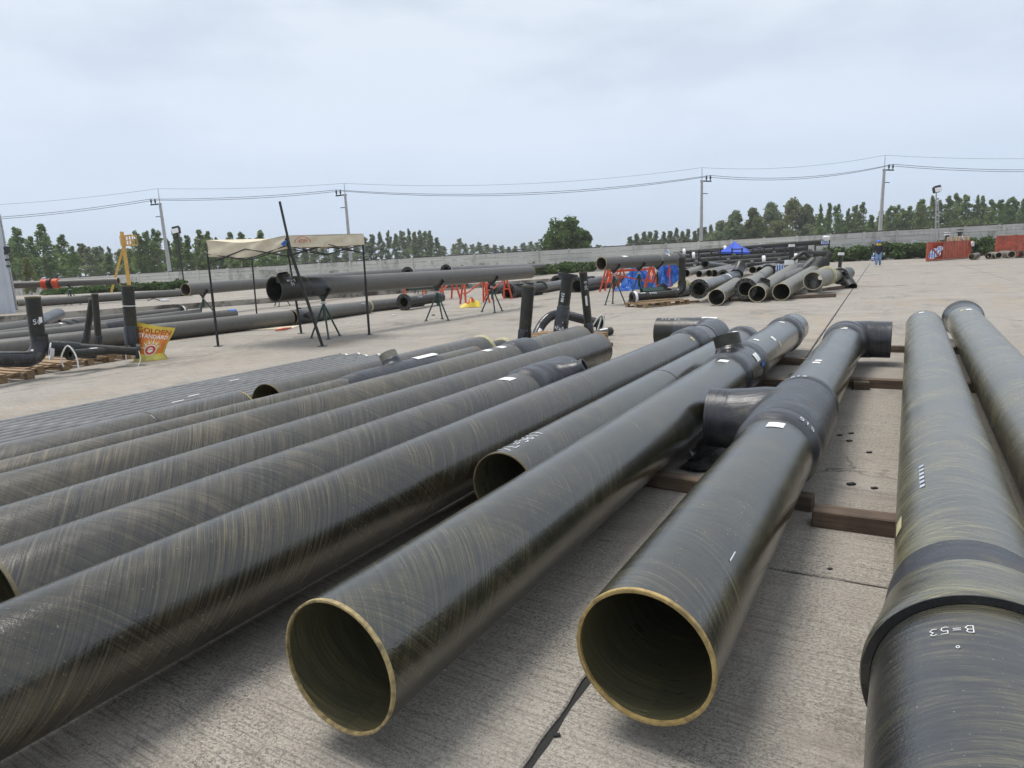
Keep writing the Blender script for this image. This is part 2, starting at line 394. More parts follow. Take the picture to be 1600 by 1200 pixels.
# ------------------------------------------------------------------ concrete yard
JA, JB = G(900, 1086), G(1306, 490)
JD = (JB-JA); JD.z = 0; JD.normalize(); JS = V((JD.y, -JD.x, 0))
JROT = math.atan2(JD.x, JD.y)
def conc_mat(name, base=(.395, .366, .320), near=True):
    k = NT(name); p = k.map(k.pos(), rot=(0, 0, JROT))       # x across the slabs, y along them
    big = k.noise(p, .22, 5, .6); mid = k.noise(p, 1.3, 6, .65, .3); fine = k.noise(p, 14, 6, .7); grit = k.noise(p, 150, 3, .6); pit = k.noise(p, 55, 5, .75)
    broom = k.noise(k.map(k.pos(), rot=(0, 0, JROT+.10), scale=(1, 1, 1)), 1.0, 1)
    broom = k.noise(k.map(k.map(k.pos(), rot=(0, 0, JROT+.06)), scale=(3.0, 85, 1)), 1.0, 4, .65)
    streak = k.noise(k.map(k.map(k.pos(), rot=(0, 0, -.03)), scale=(.05, 1.1, 1)), 1.0, 6, .65)
    c = k.mix(k.ramp(mid, [(.28, 0.0), (.72, 1.0)]), tuple(x*.80 for x in base), tuple(x*1.13 for x in base))
    c = k.mix(k.ramp(big, [(.35, 0.0), (.68, .55)]), c, (.44, .375, .295))
    c = k.mix(k.ramp(streak, [(.42, 0.0), (.70, .55)]), c, (.49, .45, .395))
    c = k.mix(k.ramp(streak, [(.30, .5), (.44, 0.0)]), c, (.235, .21, .18))
    c = k.mix(k.ramp(k.noise(p, .6, 7, .7, .5), [(.60, 0.0), (.76, .7)]), c, (.17, .15, .125))
    c = k.mix(k.math('MULTIPLY', k.ramp(pit, [(.53, 0.0), (.66, .85)]), k.ramp(mid, [(.34, .35), (.62, 1.0)])), c, (.075, .07, .06))
    c = k.mix(k.math('MULTIPLY', k.ramp(broom, [(.36, .75), (.50, 0.0)]), k.ramp(big, [(.3, .45), (.6, 1.0)])), c, (.13, .118, .10)); c = k.mix(k.ramp(broom, [(.56, 0.0), (.70, .45)]), c, (.50, .47, .42))
    sp = k.noise(k.map(p, scale=(.7, 1, 1)), 88, 5, .8); sp2 = k.noise(p, 210, 3, .7); worn = k.ramp(k.noise(p, 1.1, 5, .65, .5), [(.36, .12), (.60, 1.0)])
    c = k.mix(k.math('MULTIPLY', k.ramp(sp, [(.505, 0.0), (.575, .88)]), worn), c, (.085, .078, .068))
    c = k.mix(k.math('MULTIPLY', k.ramp(sp2, [(.54, 0.0), (.62, .6)]), worn), c, (.56, .53, .48))
    c = k.mix(k.ramp(grit, [(.34, .6), (.52, 0.0)]), c, (.14, .13, .118))
    c = k.mix(k.ramp(k.noise(p, 2.3, 3, .5), [(.70, 0.0), (.80, .6)]), c, (.22, .15, .085))
    vor = k.n('ShaderNodeTexVoronoi', {'feature': 'DISTANCE_TO_EDGE'}, Vector=k.n('ShaderNodeVectorMath', {'operation': 'ADD'}, _0=p, _1=k.n('ShaderNodeTexNoise', Vector=p, Scale=1.6, Detail=5.0).outputs['Color']).outputs[0], Scale=.32).outputs['Distance']
    crk = k.math('MULTIPLY', k.ramp(vor, [(.0, 1.0), (.006, 0.0)]), k.ramp(k.noise(p, .35, 2), [(.52, 0.0), (.60, .8)]))
    c = k.mix(crk, c, (.06, .055, .05))
    c = k.mix(k.ramp(k.noise(p, .55, 8, .76, .8), [(.53, 0.0), (.66, .70)]), c, (.15, .135, .12))
    c = k.mix(k.ramp(k.noise(k.map(p, scale=(1, .35, 1), loc=(7, 3, 0)), .55, 6, .7), [(.55, 0.0), (.70, .55)]), c, (.36, .265, .175))
    h = k.mix(.45, k.mix(.5, broom, pit), grit)
    k.set(Base_Color=c, Roughness=.86, Specular_IOR_Level=.3, Normal=k.bump(h, .5, .010)); return k.mat
MT['conc'] = conc_mat('yard_concrete')
MT['seal'] = plain('joint_sealant', (.012, .0115, .011), .7, var=.4, scale=30, bump=.3)
MT['field'] = plain('grass_ground', (.10, .12, .045), .9, var=.35, scale=.3)
g = MB(); g.quad((-900, -60, -.06), (900, -60, -.06), (900, 1600, -.06), (-900, 1600, -.06))
tag(g.build('ground', MT['field'], smooth=False), kind='structure')
def JP(a, b, z=0.0): return JA + JS*a + JD*b + UP*z          # a across, b along, measured from the joint
g = MB(); g.quad(JP(-75, -12, -.03), JP(75, -12, -.03), JP(75, 85, -.03), JP(-75, 85, -.03))
yard = tag(g.build('yard_pavement', MT['conc'], smooth=False), kind='structure')
g = MB(); g.quad(JP(-45, -12, -.012), JP(45, -12, -.012), JP(45, 58, -.012), JP(-45, 58, -.012))
g.build('joint_sealant', MT['seal'], yard, smooth=False)
B0 = 1.33                                                      # where the first cross joint lies along the strip
cuts_b = [-12, B0-3.2] + [B0 + 8*i for i in range(8)]
cuts_a = [-45 + 5*i for i in range(19)]
for i in range(len(cuts_a)-1):
    for j in range(len(cuts_b)-1):
        a0, a1, b0, b1 = cuts_a[i]+.013, cuts_a[i+1]-.013, cuts_b[j]+.008, cuts_b[j+1]-.008
        near = b0 < 14 and -6 < a0 < 6
        sl = MB(); n = 44 if near else 1
        pts = []
        for (pa, pb), (qa, qb) in (((a0, b0), (a1, b0)), ((a1, b0), (a1, b1)), ((a1, b1), (a0, b1)), ((a0, b1), (a0, b0))):
            for q in range(n):
                t = q/n; a, b = pa+(qa-pa)*t, pb+(qb-pb)*t
                if near and q:
                    jx = mnoise.noise(V((a*6, b*6, 3)))*.012 + max(0, mnoise.noise(V((a*2.1, b*2.1, 8)))-.25)*.05
                    if abs(pa-qa) < 1e-6: a += jx*(1 if pa == a0 else -1)
                    else: b += jx*(1 if pb == b0 else -1)
                pts.append(JP(a, b, 0))
        z = R.uniform(-.0025, .0025)
        k = len(pts); top = [p+UP*z for p in pts]; bot = [p-UP*.03 for p in pts]
        cen = sum(pts, V((0, 0, 0)))/k
        ins = [p + (cen-p).normalized()*.006 for p in top]; edge = [p-UP*.006 for p in top]
        sl.v = ins + edge + bot
        sl.face(range(k))
        for q in range(k):
            q2 = (q+1) % k
            sl.face((k+q, k+q2, q2, q)); sl.face((2*k+q, 2*k+q2, k+q2, k+q))
        sl.build('concrete_slab', MT['conc'], yard, smooth=False)
# raised slab at the back left with its stained kerb
KA, KB = G(100, 497), G(620, 459)
KD = (KB-KA); KD.z = 0; KD.normalize(); KN = V((-KD.y, KD.x, 0))
PZ = .24
k0 = KA - KD*16; k1 = KA + KD*27
kb = NT('stained_kerb'); p_ = kb.pos()
c_ = kb.mix(kb.ramp(kb.noise(p_, 1.2, 6, .7), [(.44, 0.0), (.60, 1.0)]), (.36, .33, .28), (.07, .06, .05))
kb.set(Base_Color=c_, Roughness=.85, Normal=kb.bump(kb.noise(p_, 20, 5), .5, .02)); MT['kerb'] = kb.mat
g = MB()
far0, far1 = k0 + KN*40, k1 + KN*11
k1b = k1 + KN*30
g.v = [k0, k1, k1b, far0] + [p+UP*PZ for p in (k0, k1, k1b, far0)]
g.face((4, 5, 6, 7)); 
pl = tag(g.build('raised_slab', MT['conc'], smooth=False), kind='structure')
g = MB(); n = 40
for i in range(n):
    a = k0.lerp(k1, i/n); b = k0.lerp(k1, (i+1)/n); oo = KN*.0
    ja, jb = [mnoise.noise(V((x.x*1.7, x.y*1.7, 0)))*.03 for x in (a, b)]
    g.quad(a-KN*.02, b-KN*.02, b-KN*.02+UP*(PZ-.003+jb*.6), a-KN*.02+UP*(PZ-.003+ja*.6))
    g.quad(a-KN*.02+UP*(PZ-.003+ja*.6), b-KN*.02+UP*(PZ-.003+jb*.6), b+KN*.16+UP*(PZ+.004), a+KN*.16+UP*(PZ+.004))
g.quad(k1, k1b, k1b+UP*PZ, k1+UP*PZ)
g.build('kerb_face', MT['kerb'], pl, smooth=False)
# ------------------------------------------------------------------ boundary wall
WP0, WP1 = V((-48, 68, 0)), V((62, 62, 0)); WD = (WP1-WP0).normalized(); WN = V((WD.y, -WD.x, 0))    # WN points to the yard
def on_wall(px, py, off=0.0):
    d = ray(px, py); P = WP0 + WN*off; t = (P-CAM).dot(WN)/d.dot(WN); return CAM + d*t
_l, _r = on_wall(150, 431), on_wall(1590, 349)
def wall_top(a): 
    al, ar = (_l-WP0).dot(WD), (_r-WP0).dot(WD); return _l.z + (_r.z-_l.z)*(a-al)/(ar-al)
kw = NT('wall_concrete'); p_ = kw.pos()
v1 = kw.noise(kw.map(p_, scale=(.25, .25, 7)), 1.0, 6, .7); v2 = kw.noise(kw.map(p_, scale=(1.2, 1.2, .5)), 1.0, 6, .7)
rnd = kw.n('ShaderNodeObjectInfo').outputs['Random']
c_ = kw.mix(kw.ramp(v1, [(.3, 0.0), (.7, 1.0)]), (.50, .485, .44), (.70, .685, .63))
c_ = kw.mix(kw.math('MULTIPLY', kw.ramp(v2, [(.47, 0.0), (.66, .85)]), kw.ramp(rnd, [(.2, .15), (.9, 1.0)])), c_, (.16, .15, .135))
c_ = kw.mix(kw.ramp(kw.noise(kw.map(p_, scale=(.8, .8, 12)), 1.0, 4), [(.6, 0.0), (.75, .4)]), c_, (.2, .19, .17))
kw.set(Base_Color=c_, Roughness=.9, Normal=kw.bump(v1, .3, .02)); MT['wall'] = kw.mat
MT['coping'] = plain('mossy_coping', (.07, .068, .06), .9, var=.4, scale=2)
wall = thing('boundary_wall', 'long grey precast concrete slab wall behind the whole yard', 'wall', WP0)
a = -45.0; seg_i = 0
WALL_A1 = 150
while a < WALL_A1:
    zt0, zt1 = wall_top(a), wall_top(a+3)
    P = WP0 + WD*a; Q = WP0 + WD*(a+3)
    pm = MB(); pm.box(P + UP*((zt0+.03)/2), WD*.09, WN*.10, UP*((zt0+.03)/2)); pm.build('post', MT['wall'], wall, smooth=False)
    inview = -22 < a < 122
    nrow = 5
    if inview:
        for r in range(nrow):
            z0, z1 = zt0*r/nrow, zt0*(r+1)/nrow - .025; y0, y1 = zt1*r/nrow, zt1*(r+1)/nrow - .025
            q = MB(); p0, p1 = P + WD*.085, Q - WD*.085
            f = WN*(.028 + R.uniform(0, .014)); b = WN*-.04
            q.v = [p0+f+UP*z0, p1+f+UP*y0, p1+f+UP*y1, p0+f+UP*z1, p0+b+UP*z0, p1+b+UP*y0, p1+b+UP*y1, p0+b+UP*z1]
            for fc in ((0, 1, 2, 3), (3, 2, 6, 7), (5, 4, 7, 6), (0, 4, 5, 1)): q.face(fc)
            q.build('slab', MT['wall'], wall, smooth=False)
        bk = MB(); bk.box((P+Q)/2 + UP*(zt0/2-.05), WD*1.4, WN*.02, UP*(zt0/2-.03)); 
    else:
        q = MB(); q.box((P+Q)/2 + UP*(zt0/2), WD*1.41, WN*.035, UP*(zt0/2)); q.build('slab', MT['wall'], wall, smooth=False)
    cm = MB(); cm.v = []
    cm.beam(P+UP*(zt0+.01), Q+UP*(zt1+.01), .12, .07); cm.build('coping', MT['coping'], wall, smooth=False)
    a += 3; seg_i += 1
# ------------------------------------------------------------------ foliage
def leaf_mat(name, lo, hi, tr=.25):
    k = NT(name); p = k.pos()
    rnd = k.n('ShaderNodeObjectInfo').outputs['Random']; isl = k.n('ShaderNodeNewGeometry').outputs['Random Per Island']
    f = k.math('ADD', k.math('MULTIPLY', isl, .6), k.math('MULTIPLY', k.ramp(k.noise(p, .8, 3), [(.3, 0.0), (.7, 1.0)]), .4))
    c = k.mix(f, lo, hi); c = k.mix(k.math('MULTIPLY', rnd, .45), c, tuple((x*1.25 if i == 0 else x*.95) for i, x in enumerate(hi)))
    k.set(Base_Color=c, Roughness=.55, Specular_IOR_Level=.35)
    tb = k.n('ShaderNodeBsdfTranslucent', Color=k.mix(.5, c, hi)).outputs[0]
    ms = k.n('ShaderNodeMixShader', Fac=tr); k.t.links.new(k.p.outputs[0], ms.inputs[1]); k.t.links.new(tb, ms.inputs[2])
    k.t.links.new(ms.outputs[0], k.out.inputs['Surface']); return k.mat
MT['leaf_a'] = leaf_mat('poplar_leaves', (.085, .145, .05), (.23, .32, .11), .55)
MT['leaf_b'] = leaf_mat('far_poplar_leaves', (.12, .165, .085), (.25, .31, .16), .5)
MT['leaf_c'] = leaf_mat('broad_tree_leaves', (.036, .075, .02), (.12, .19, .05), .45)
MT['leaf_d'] = leaf_mat('hedge_leaves', (.03, .065, .018), (.10, .165, .045), .35)
MT['leaf_e'] = leaf_mat('light_tree_leaves', (.085, .12, .045), (.20, .24, .09), .45)
MT['bark'] = plain('pale_bark', (.20, .17, .13), .9, var=.3, scale=4)
def leafcloud(centers, n, size, flat=.0, rr=None):
    m = MB(); rr = rr or R
    for _ in range(n):
        c, rad = rr.choice(centers)
        while True:
            d = V((rr.uniform(-1, 1), rr.uniform(-1, 1), rr.uniform(-1, 1)))
            if .15 < d.length < 1: break
        d = d * (0.55 + .45*rr.random()) / max(d.length, .3) * min(1, d.length+.25)
        p = c + V((d.x*rad.x, d.y*rad.y, d.z*rad.z))
        nrm = V((rr.uniform(-1, 1), rr.uniform(-1, 1), rr.uniform(-.3, 1))).normalized()
        _, x, y = frame_of(nrm, (rr.uniform(-1, 1), rr.uniform(-1, 1), -.4)); sz = size*rr.uniform(.6, 1.3)
        x = x*sz; y = y*sz*rr.uniform(.45, .8)
        k = len(m.v); m.v += [p - x*.5, p + y*.5 + x*.05, p + x*.6, p - y*.5]; m.face((k, k+1, k+2, k+3))
    return m
def poplar(seed, width=.15, n=1500, bare=.22, lumps=24, ls=.042):
    rr = random.Random(seed); cs = []
    for i in range(lumps):
        t = ((i+rr.random())/lumps)**.9; h = bare + (1-bare)*t*.97
        prof = width*(.55+.45*math.sin(min(1, t*2.2)*math.pi/2))*(1 - max(0, t-.35)/.65*.80)**.75
        a = rr.uniform(0, 6.283); off = prof*rr.uniform(.15, .75); q = prof*rr.uniform(.38, .68)
        cs.append((V((math.cos(a)*off, math.sin(a)*off, h - .02*t)), V((q, q, .055*rr.uniform(.7, 1.5)))))
    crown = leafcloud(cs, n, ls, rr=rr)
    tr = MB(); pts = [V((rr.uniform(-.006, .006)*i, rr.uniform(-.006, .006)*i, i/6*.93)) for i in range(7)]
    tr.tube(pts, [.011, .010, .009, .0075, .006, .004, .002], 6)
    for i in range(14):
        t = rr.uniform(.2, .85); a = rr.uniform(0, 6.283); b = pts[0].lerp(pts[-1], t); l = width*.7*(1-t*.6)
        tr.tube([b, b+V((math.cos(a)*l, math.sin(a)*l, l*1.1))], [.003, .001], 4)
    return crown, tr
POP = []
for sdd, wd, bare in ((1, .13, .2), (2, .16, .16), (3, .11, .28), (4, .15, .22), (5, .12, .12), (6, .18, .2)):
    cr, tr = poplar(sdd, wd, 2100, bare, ls=.031); POP.append((cr, tr))
POPM = {}
def poplar_mesh(i, leaf):
    if (i, leaf) not in POPM:
        cr, tr = POP[i]; POPM[(i, leaf)] = (cr.mesh('crown', MT[leaf], smooth=False), tr.mesh('trunk', MT['bark']))
    return POPM[(i, leaf)]
def place_tree(px, top, D, leaf, wpx, label, group, name='poplar_tree', kind=None):
    b = Pd(px, 420, D); P = V((b.x, b.y, -.06)); topz = Pd(px, top, D).z; h = (topz+.06)
    cm, tm = poplar_mesh(R.randrange(6) if kind is None else kind, leaf)
    t = thing(name, label, 'tree', P, group, R.uniform(0, 6.28))
    sxy = wpx*D/F/.27
    t.scale = (sxy, sxy, h)
    for nme, me in (('crown', cm), ('trunk', tm)):
        o = bpy.data.objects.new(nme, me); COL.objects.link(o); o.parent = t
    return t
ORDS = ['first','second','third','fourth','fifth','sixth','seventh','eighth','ninth','tenth','eleventh','twelfth','thirteenth','fourteenth','fifteenth','sixteenth','seventeenth','eighteenth','nineteenth','twentieth'] + ['twenty-'+x for x in ('first','second','third','fourth','fifth','sixth','seventh','eighth','ninth')]
rowL = [(22,372,26),(36,354,26),(56,366,22),(74,346,30),(102,366,26),(116,384,20),(221,359,22),(235,360,20),(249,357,24),(266,372,20),(282,354,26),(298,366,20),(317,356,24),(330,361,22),(345,370,20),(365,360,22),(380,360,24),(397,372,20),(414,359,28),(430,372,20)]
for i_, (px, ty, wp) in enumerate(rowL): place_tree(px, ty, R.uniform(105, 120), 'leaf_a', wp*1.3, ORDS[i_] + ' tall green tree from the left in the row behind the left wall', 'trees in the row behind the wall at the left')
for i in range(26):
    px = 20 + i*17 + R.uniform(-5, 5); ty = 392 + R.uniform(-8, 12) - (6 if px > 200 else 0)
    place_tree(px, ty, R.uniform(122, 140), R.choice(['leaf_a', 'leaf_b']), R.uniform(24, 34), 'lower bushy tree filling the gaps of the row at the left', 'lower trees filling the row at the left')
for px, ty, wp in [(132,379,30),(152,385,22),(163,384,18),(175,385,20),(190,388,20),(205,386,20)]:
    place_tree(px, ty, R.uniform(150, 165), 'leaf_e' if px == 132 else 'leaf_b', wp*1.2, 'shorter pale green tree between the two tall clumps at the left', 'shorter trees between the tall clumps at the left')
rowM = [(446,383),(462,381),(478,380),(494,379),(510,378),(528,376),(544,379),(560,372),(574,369),(585,365),(597,361),(610,360),(622,364),(632,360),(641,357),(651,361),(660,358),(667,360),(674,360),(685,370),(694,384)]
for i_, (px, ty) in enumerate(rowM): place_tree(px, ty, R.uniform(185, 205), 'leaf_b', R.uniform(19, 26), ORDS[i_] + ' slim tree from the left in the distant clump behind the canopy', 'slim trees in the distant clump behind the canopy')
for i in range(16):
    place_tree(444+i*16+R.uniform(-5, 5), 398+R.uniform(-6, 8), R.uniform(205, 220), 'leaf_b', R.uniform(22, 30), 'low tree under the distant clump behind the canopy', 'low trees under the distant clump behind the canopy')
rowN = [(711,381),(720,372),(729,380),(740,381),(751,378),(762,381),(775,382),(786,383),(797,385),(807,384),(820,379),(830,377),(840,378),(935,382),(945,384),(958,384),(970,386)]
for i_, (px, ty) in enumerate(rowN): place_tree(px, ty, R.uniform(235, 255), 'leaf_b', R.uniform(16, 23), ORDS[i_] + ' small far tree from the left low on the skyline beside the round tree', 'small far trees beside the big round tree', kind=5)
rowR = [(985,369),(995,364),(1007,361),(1016,361),(1025,359),(1037,361),(1047,360),(1057,355),(1066,360),(1075,357),(1085,360),(1092,355),(1100,354),(1110,350)]
for i_, (px, ty) in enumerate(rowR): place_tree(px, ty, R.uniform(185, 200), 'leaf_b', R.uniform(18, 25), ORDS[i_] + ' round-headed tree rightwards from the big round tree', 'round-headed trees right of the big round tree', kind=2)
for i in range(14):
    place_tree(985+i*11, 376-i*.6+R.uniform(-3, 4), 205, 'leaf_b', 22, 'low tree under the round-headed row', 'low trees under the round-headed row')
rowS = [(1277,319),(1292,316),(1305,319),(1322,326),(1332,320),(1342,316),(1357,335),(1372,327),(1385,321),(1397,320),(1407,325),(1417,320),(1430,311),(1437,309),(1449,306),(1460,312),(1475,305),(1487,301),(1502,304),(1517,305),(1527,306),(1542,311),(1555,311),(1566,310),(1575,307),(1590,309),(1604,312),(1618,308),(1634,312)]
for i_, (px, ty) in enumerate(rowS): place_tree(px, ty, R.uniform(140, 155), 'leaf_a', R.uniform(20, 28), ORDS[i_] + ' tall narrow tree from the left in the long row behind the right wall', 'trees in the long row behind the wall at the right')
for i in range(26):
    place_tree(1275+i*14+R.uniform(-4, 4), 346-i*.8+R.uniform(-6, 8), R.uniform(158, 175), R.choice(['leaf_a', 'leaf_b']), R.uniform(20, 28), 'lower tree filling the long row at the right', 'lower trees filling the long row at the right')
# broad pale trees of the grove at the right of the middle
def broad_tree(name, label, px, top, wpx, D, leaf, n, seed, trunk_h=.3, group=None, ls=.5, wide=.72, dome=False):
    rr = random.Random(seed); b = Pd(px, 420, D); P = V((b.x, b.y, -.06)); h = Pd(px, top, D).z; w_ = wpx*D/F/2
    t = thing(name, label, 'tree', P, group)
    cs = []
    for i in range(34):
        a = rr.uniform(0, 6.283); zz = rr.random(); rad = w_*wide*math.sqrt(max(.03, 1-(1.75*zz-.60)**2))*math.sqrt(rr.random())
        cs.append((P + V((math.cos(a)*rad, math.sin(a)*rad, h*trunk_h + (h*(1-trunk_h)-w_*.12)*zz)), V((w_*.30, w_*.30, h*.12))*rr.uniform(.7, 1.25)))
    if dome:
        cs = []
        while len(cs) < 90:
            d = V((rr.uniform(-1, 1), rr.uniform(-1, 1), rr.uniform(-.75, 1)))
            if .45 < d.length < 1: cs.append((P + V((d.x*w_*.86, d.y*w_*.86, h*.47 + d.z*h*.46)), V((w_*.22, w_*.22, h*.13))*rr.uniform(.6, 1.25)))
    leafcloud(cs, n, ls, rr=rr).build('crown', MT[leaf], t, smooth=False)
    tr = MB(); tr.tube([P, P+V((.1, 0, h*.3)), P+V((0, .1, h*.62))], [w_*.06, w_*.045, w_*.02], 8)
    for c, _ in cs[:12]: tr.tube([P+V((.05, 0, h*rr.uniform(.2, .5))), c], [w_*.02, w_*.006], 5)
    tr.build('trunk', MT['bark'], t)
    return t
broad_tree('round_tree', 'big round dark green tree standing alone behind the middle of the wall', 887, 338, 84, 100, 'leaf_c', 13000, 5, .05, ls=.40, dome=True)
for i, (px, ty, wp, lf) in enumerate([(1125,345,34,'leaf_b'),(1147,333,38,'leaf_b'),(1175,327,40,'leaf_e'),(1203,319,44,'leaf_b'),(1236,311,52,'leaf_e'),(1258,322,34,'leaf_e'),(1160,350,50,'leaf_b'),(1215,345,60,'leaf_e'),(1260,350,44,'leaf_b'),(1120,362,44,'leaf_b')]):
    broad_tree('grove_tree', ORDS[i if i < 6 else i-6] + (' tall' if i < 6 else ' low') + ' pale open-crowned grove tree ' + ('from the left ' if i < 6 else '') + 'right of the middle power pole', px, ty, wp*1.1, 165+R.uniform(-8, 8), lf, 2200, 40+i, .25, 'trees of the pale grove', ls=.75)
broad_tree('wall_bush', 'light green bush growing over the wall beside the grey shed', 43, 405, 26, 64, 'leaf_e', 900, 91, .15, ls=.28)
def hedge(label, p0, p1, hpx0, hpx1, depth, n, seed, leaf='leaf_d', z0=0.0, name='hedge', onw=False):
    rr = random.Random(seed); A, B = (G(*p0, z0), G(*p1, z0)) if not onw else (on_wall(p0[0], 400, 2.3), on_wall(p1[0], 400, 2.3)); A.z = B.z = z0; h0, h1 = Pd(p0[0], hpx0, A.y).z, Pd(p1[0], hpx1, B.y).z
    m = MB(); d = (B-A); nn = V((-d.y, d.x, 0)).normalized(); Ln = d.length; cs = []
    t = thing(name, label, 'hedge', A)
    k = int(Ln/.8)
    for i in range(k):
        f = (i+.5)/k; h = (h0+(h1-h0)*f-z0)*rr.uniform(.8, 1.08)
        for q in range(2):
            cs.append((A + d*f + nn*(depth*rr.uniform(.1, .9)) + UP*(h*(.30+.38*q)), V((.7, .7, h*.32))))
    leafcloud(cs, n, .34, rr=rr).build('leaves', MT[leaf], t, smooth=False)
    st = MB()
    for i in range(k): 
        c = A + d*((i+.5)/k) + nn*depth*.5; st.tube([c, c+UP*.5*h0], [.03, .015], 5)
    st.build('stems', MT['bark'], t)
    return t
hedge('low leafy creeper bank on the raised slab in front of the wall at the left', (60, 462), (285, 452), 452, 437, 1.5, 2600, 61, z0=PZ)
hedge('clipped green hedge in front of the wall left of the pipes on stands', (735, 437), (935, 424), 417, 407, 1.6, 5200, 62)
hedge('long dark green hedge in front of the wall at the right', (1296, 406), (1560, 394.5), 385, 368.5, 1.6, 9000, 63, onw=True)
hedge('far end of the hedge behind the right crates', (1575, 394), (1720, 388), 369, 363, 1.6, 2600, 64, onw=True)
# ------------------------------------------------------------------ power poles and wires
poles = []
def power_pole(px, top, tip, base_py, D, label, lean=0.0, side=1):
    b = Pd(px, 420, D); P = V((b.x, b.y, 0)); z = Pd(px, top, D).z; zt_ = Pd(px, tip, D).z
    t = thing('power_pole', label, 'power pole', P, 'concrete power poles behind the wall')
    T = P + V((lean*z, 0, z))
    m = MB(); k = 4
    dirx = V((1, 0, 0)); diry = V((0, 1, 0)); m.v = []
    for (c, s_) in ((P, .17), (T, .10)):
        m.v += [c-dirx*s_-diry*s_*.8, c+dirx*s_-diry*s_*.8, c+dirx*s_+diry*s_*.8, c-dirx*s_+diry*s_*.8]
    for f in ((0, 1, 5, 4), (1, 2, 6, 5), (2, 3, 7, 6), (3, 0, 4, 7), (4, 5, 6, 7)): m.face(f)
    m.build('shaft', MT['conc_pole'], t, smooth=False)
    tip_p = T + V((lean*.6, 0, zt_-z)); r_ = MB(); r_.tube([T-UP*.3, tip_p], [.05, .03], 6, caps='ab'); r_.build('lightning_rod', MT['alu'], t)
    a = MB(); a.beam(T-UP*.05+dirx*.15*side, T-UP*.12+dirx*(-.95)*side, .09, .12); a.build('crossarm', MT['steel_k'], t, smooth=False)
    ins = []
    for dx in (-.85, -.45):
        c = T + dirx*dx*side; i_ = MB(); i_.tube([c-UP*.05, c+UP*.10, c+UP*.14, c+UP*.24, c+UP*.24, c+UP*.45], [.04, .05, .10, .10, .07, .06], 8, caps='ab'); i_.build('insulator', MT['steel_k'], t)
        ins.append(c+UP*.45)
    b_ = MB(); b_.beam(T-UP*1.25+dirx*.1*side, T-UP*1.3-dirx*.6*side, .05, .07); b_.build('lower_bracket', MT['steel_k'], t, smooth=False)
    poles.append((tip_p, ins)); return t
power_pole(-330, 345, 320, 0, 70, 'concrete power pole beyond the grey shed outside the frame')
power_pole(265, 317, 294, 0, 70, 'concrete power pole behind the left tree row near the yellow mast', -.012)
power_pole(549.5, 303, 286, 0, 70, 'concrete power pole rising above the cream canopy', -.004)
power_pole(1095, 282, 262, 0, 70, 'concrete power pole behind the pipe racks above the blue tent', .004, -1)
power_pole(1371, 265, 243, 0, 70, 'concrete power pole behind the hedge above the walking person', .016, -1)
power_pole(1935, 244, 222, 0, 70, 'concrete power pole far right outside the frame', .01, -1)
def wire(label, pts, sag, r, name='power_cable'):
    m = MB(); path = []
    for i in range(len(pts)-1):
        for q in range(14):
            f = q/14; path.append(pts[i].lerp(pts[i+1], f) - UP*(sag[i]*4*f*(1-f)))
    path.append(pts[-1]); m.tube(path, r, 5); return tag(m.build(name, MT['cable']), label, 'cable')
sg = [1.1, .25, 1.0, .7, 1.1]
wire('upper line of the dark twin cable between the power poles', [p[1][0] for p in poles], sg, .022)
wire('lower line of the dark twin cable between the power poles', [p[1][1]-UP*.12 for p in poles], [x+.05 for x in sg], .022)
wire('thin shield wire joining the tips of the power poles', [p[0] for p in poles], [x*.8 for x in sg], .012, 'shield_wire')
# ------------------------------------------------------------------ floodlight poles
def flood(px_top, top, px_base, base, D, label, dirx, lad=False):
    P = G(px_base, base) if D is None else V((Pd(px_base, 420, D).x, D, 0)); T = Pd(px_top, top, P.y)
    t = thing('floodlight_pole', label, 'floodlight', P)
    m = MB(); m.tube([P, T], [.06, .05], 8, caps='ab'); m.build('pole', MT['alu'] if lad else MT['steel_k'], t)
    if lad:
        m = MB(); o = V((.42, .1, 0)); m.tube([P+o, P.lerp(T, .86)+o*.5], [.05, .04], 8, caps='ab')
        for i in range(14):
            f = .05+i*.06; m.tube([P.lerp(T, f), P.lerp(T, f)+o*(1-f*.55)], .025, 5)
        m.build('ladder', MT['alu'], t)
        for f in (.55, .64, .72, .80, .88): m = MB(); m.box(P.lerp(T, f)+V((.08, -.08, 0)), V((.09, 0, 0)), V((0, .07, 0)), V((0, 0, .07)), bevel=.02); m.build('junction_box', MT['conc_pole'], t)
    h = MB(); h.box(T+V((dirx*.12, -.1, .12)), V((.30, 0, .05)), V((0, .16, -.08)), V((-.03, .05, .24)), bevel=.05); h.build('lamp_housing', MT['steel_k'], t)
    l_ = MB(); l_.box(T+V((dirx*.12, -.30, .06)), V((.25, 0, .04)), V((0, .02, -.01)), V((-.02, .04, .17))); l_.build('lamp_glass', MT['white'], t, smooth=False)
    return t
flood(276, 362, 285, 441, 55, 'dark floodlight pole beside the left power pole', .3)
flood(1463, 298, 1460, 378, 58.5, 'silver floodlight mast with ladder behind the red crate at the right', -.2, True)
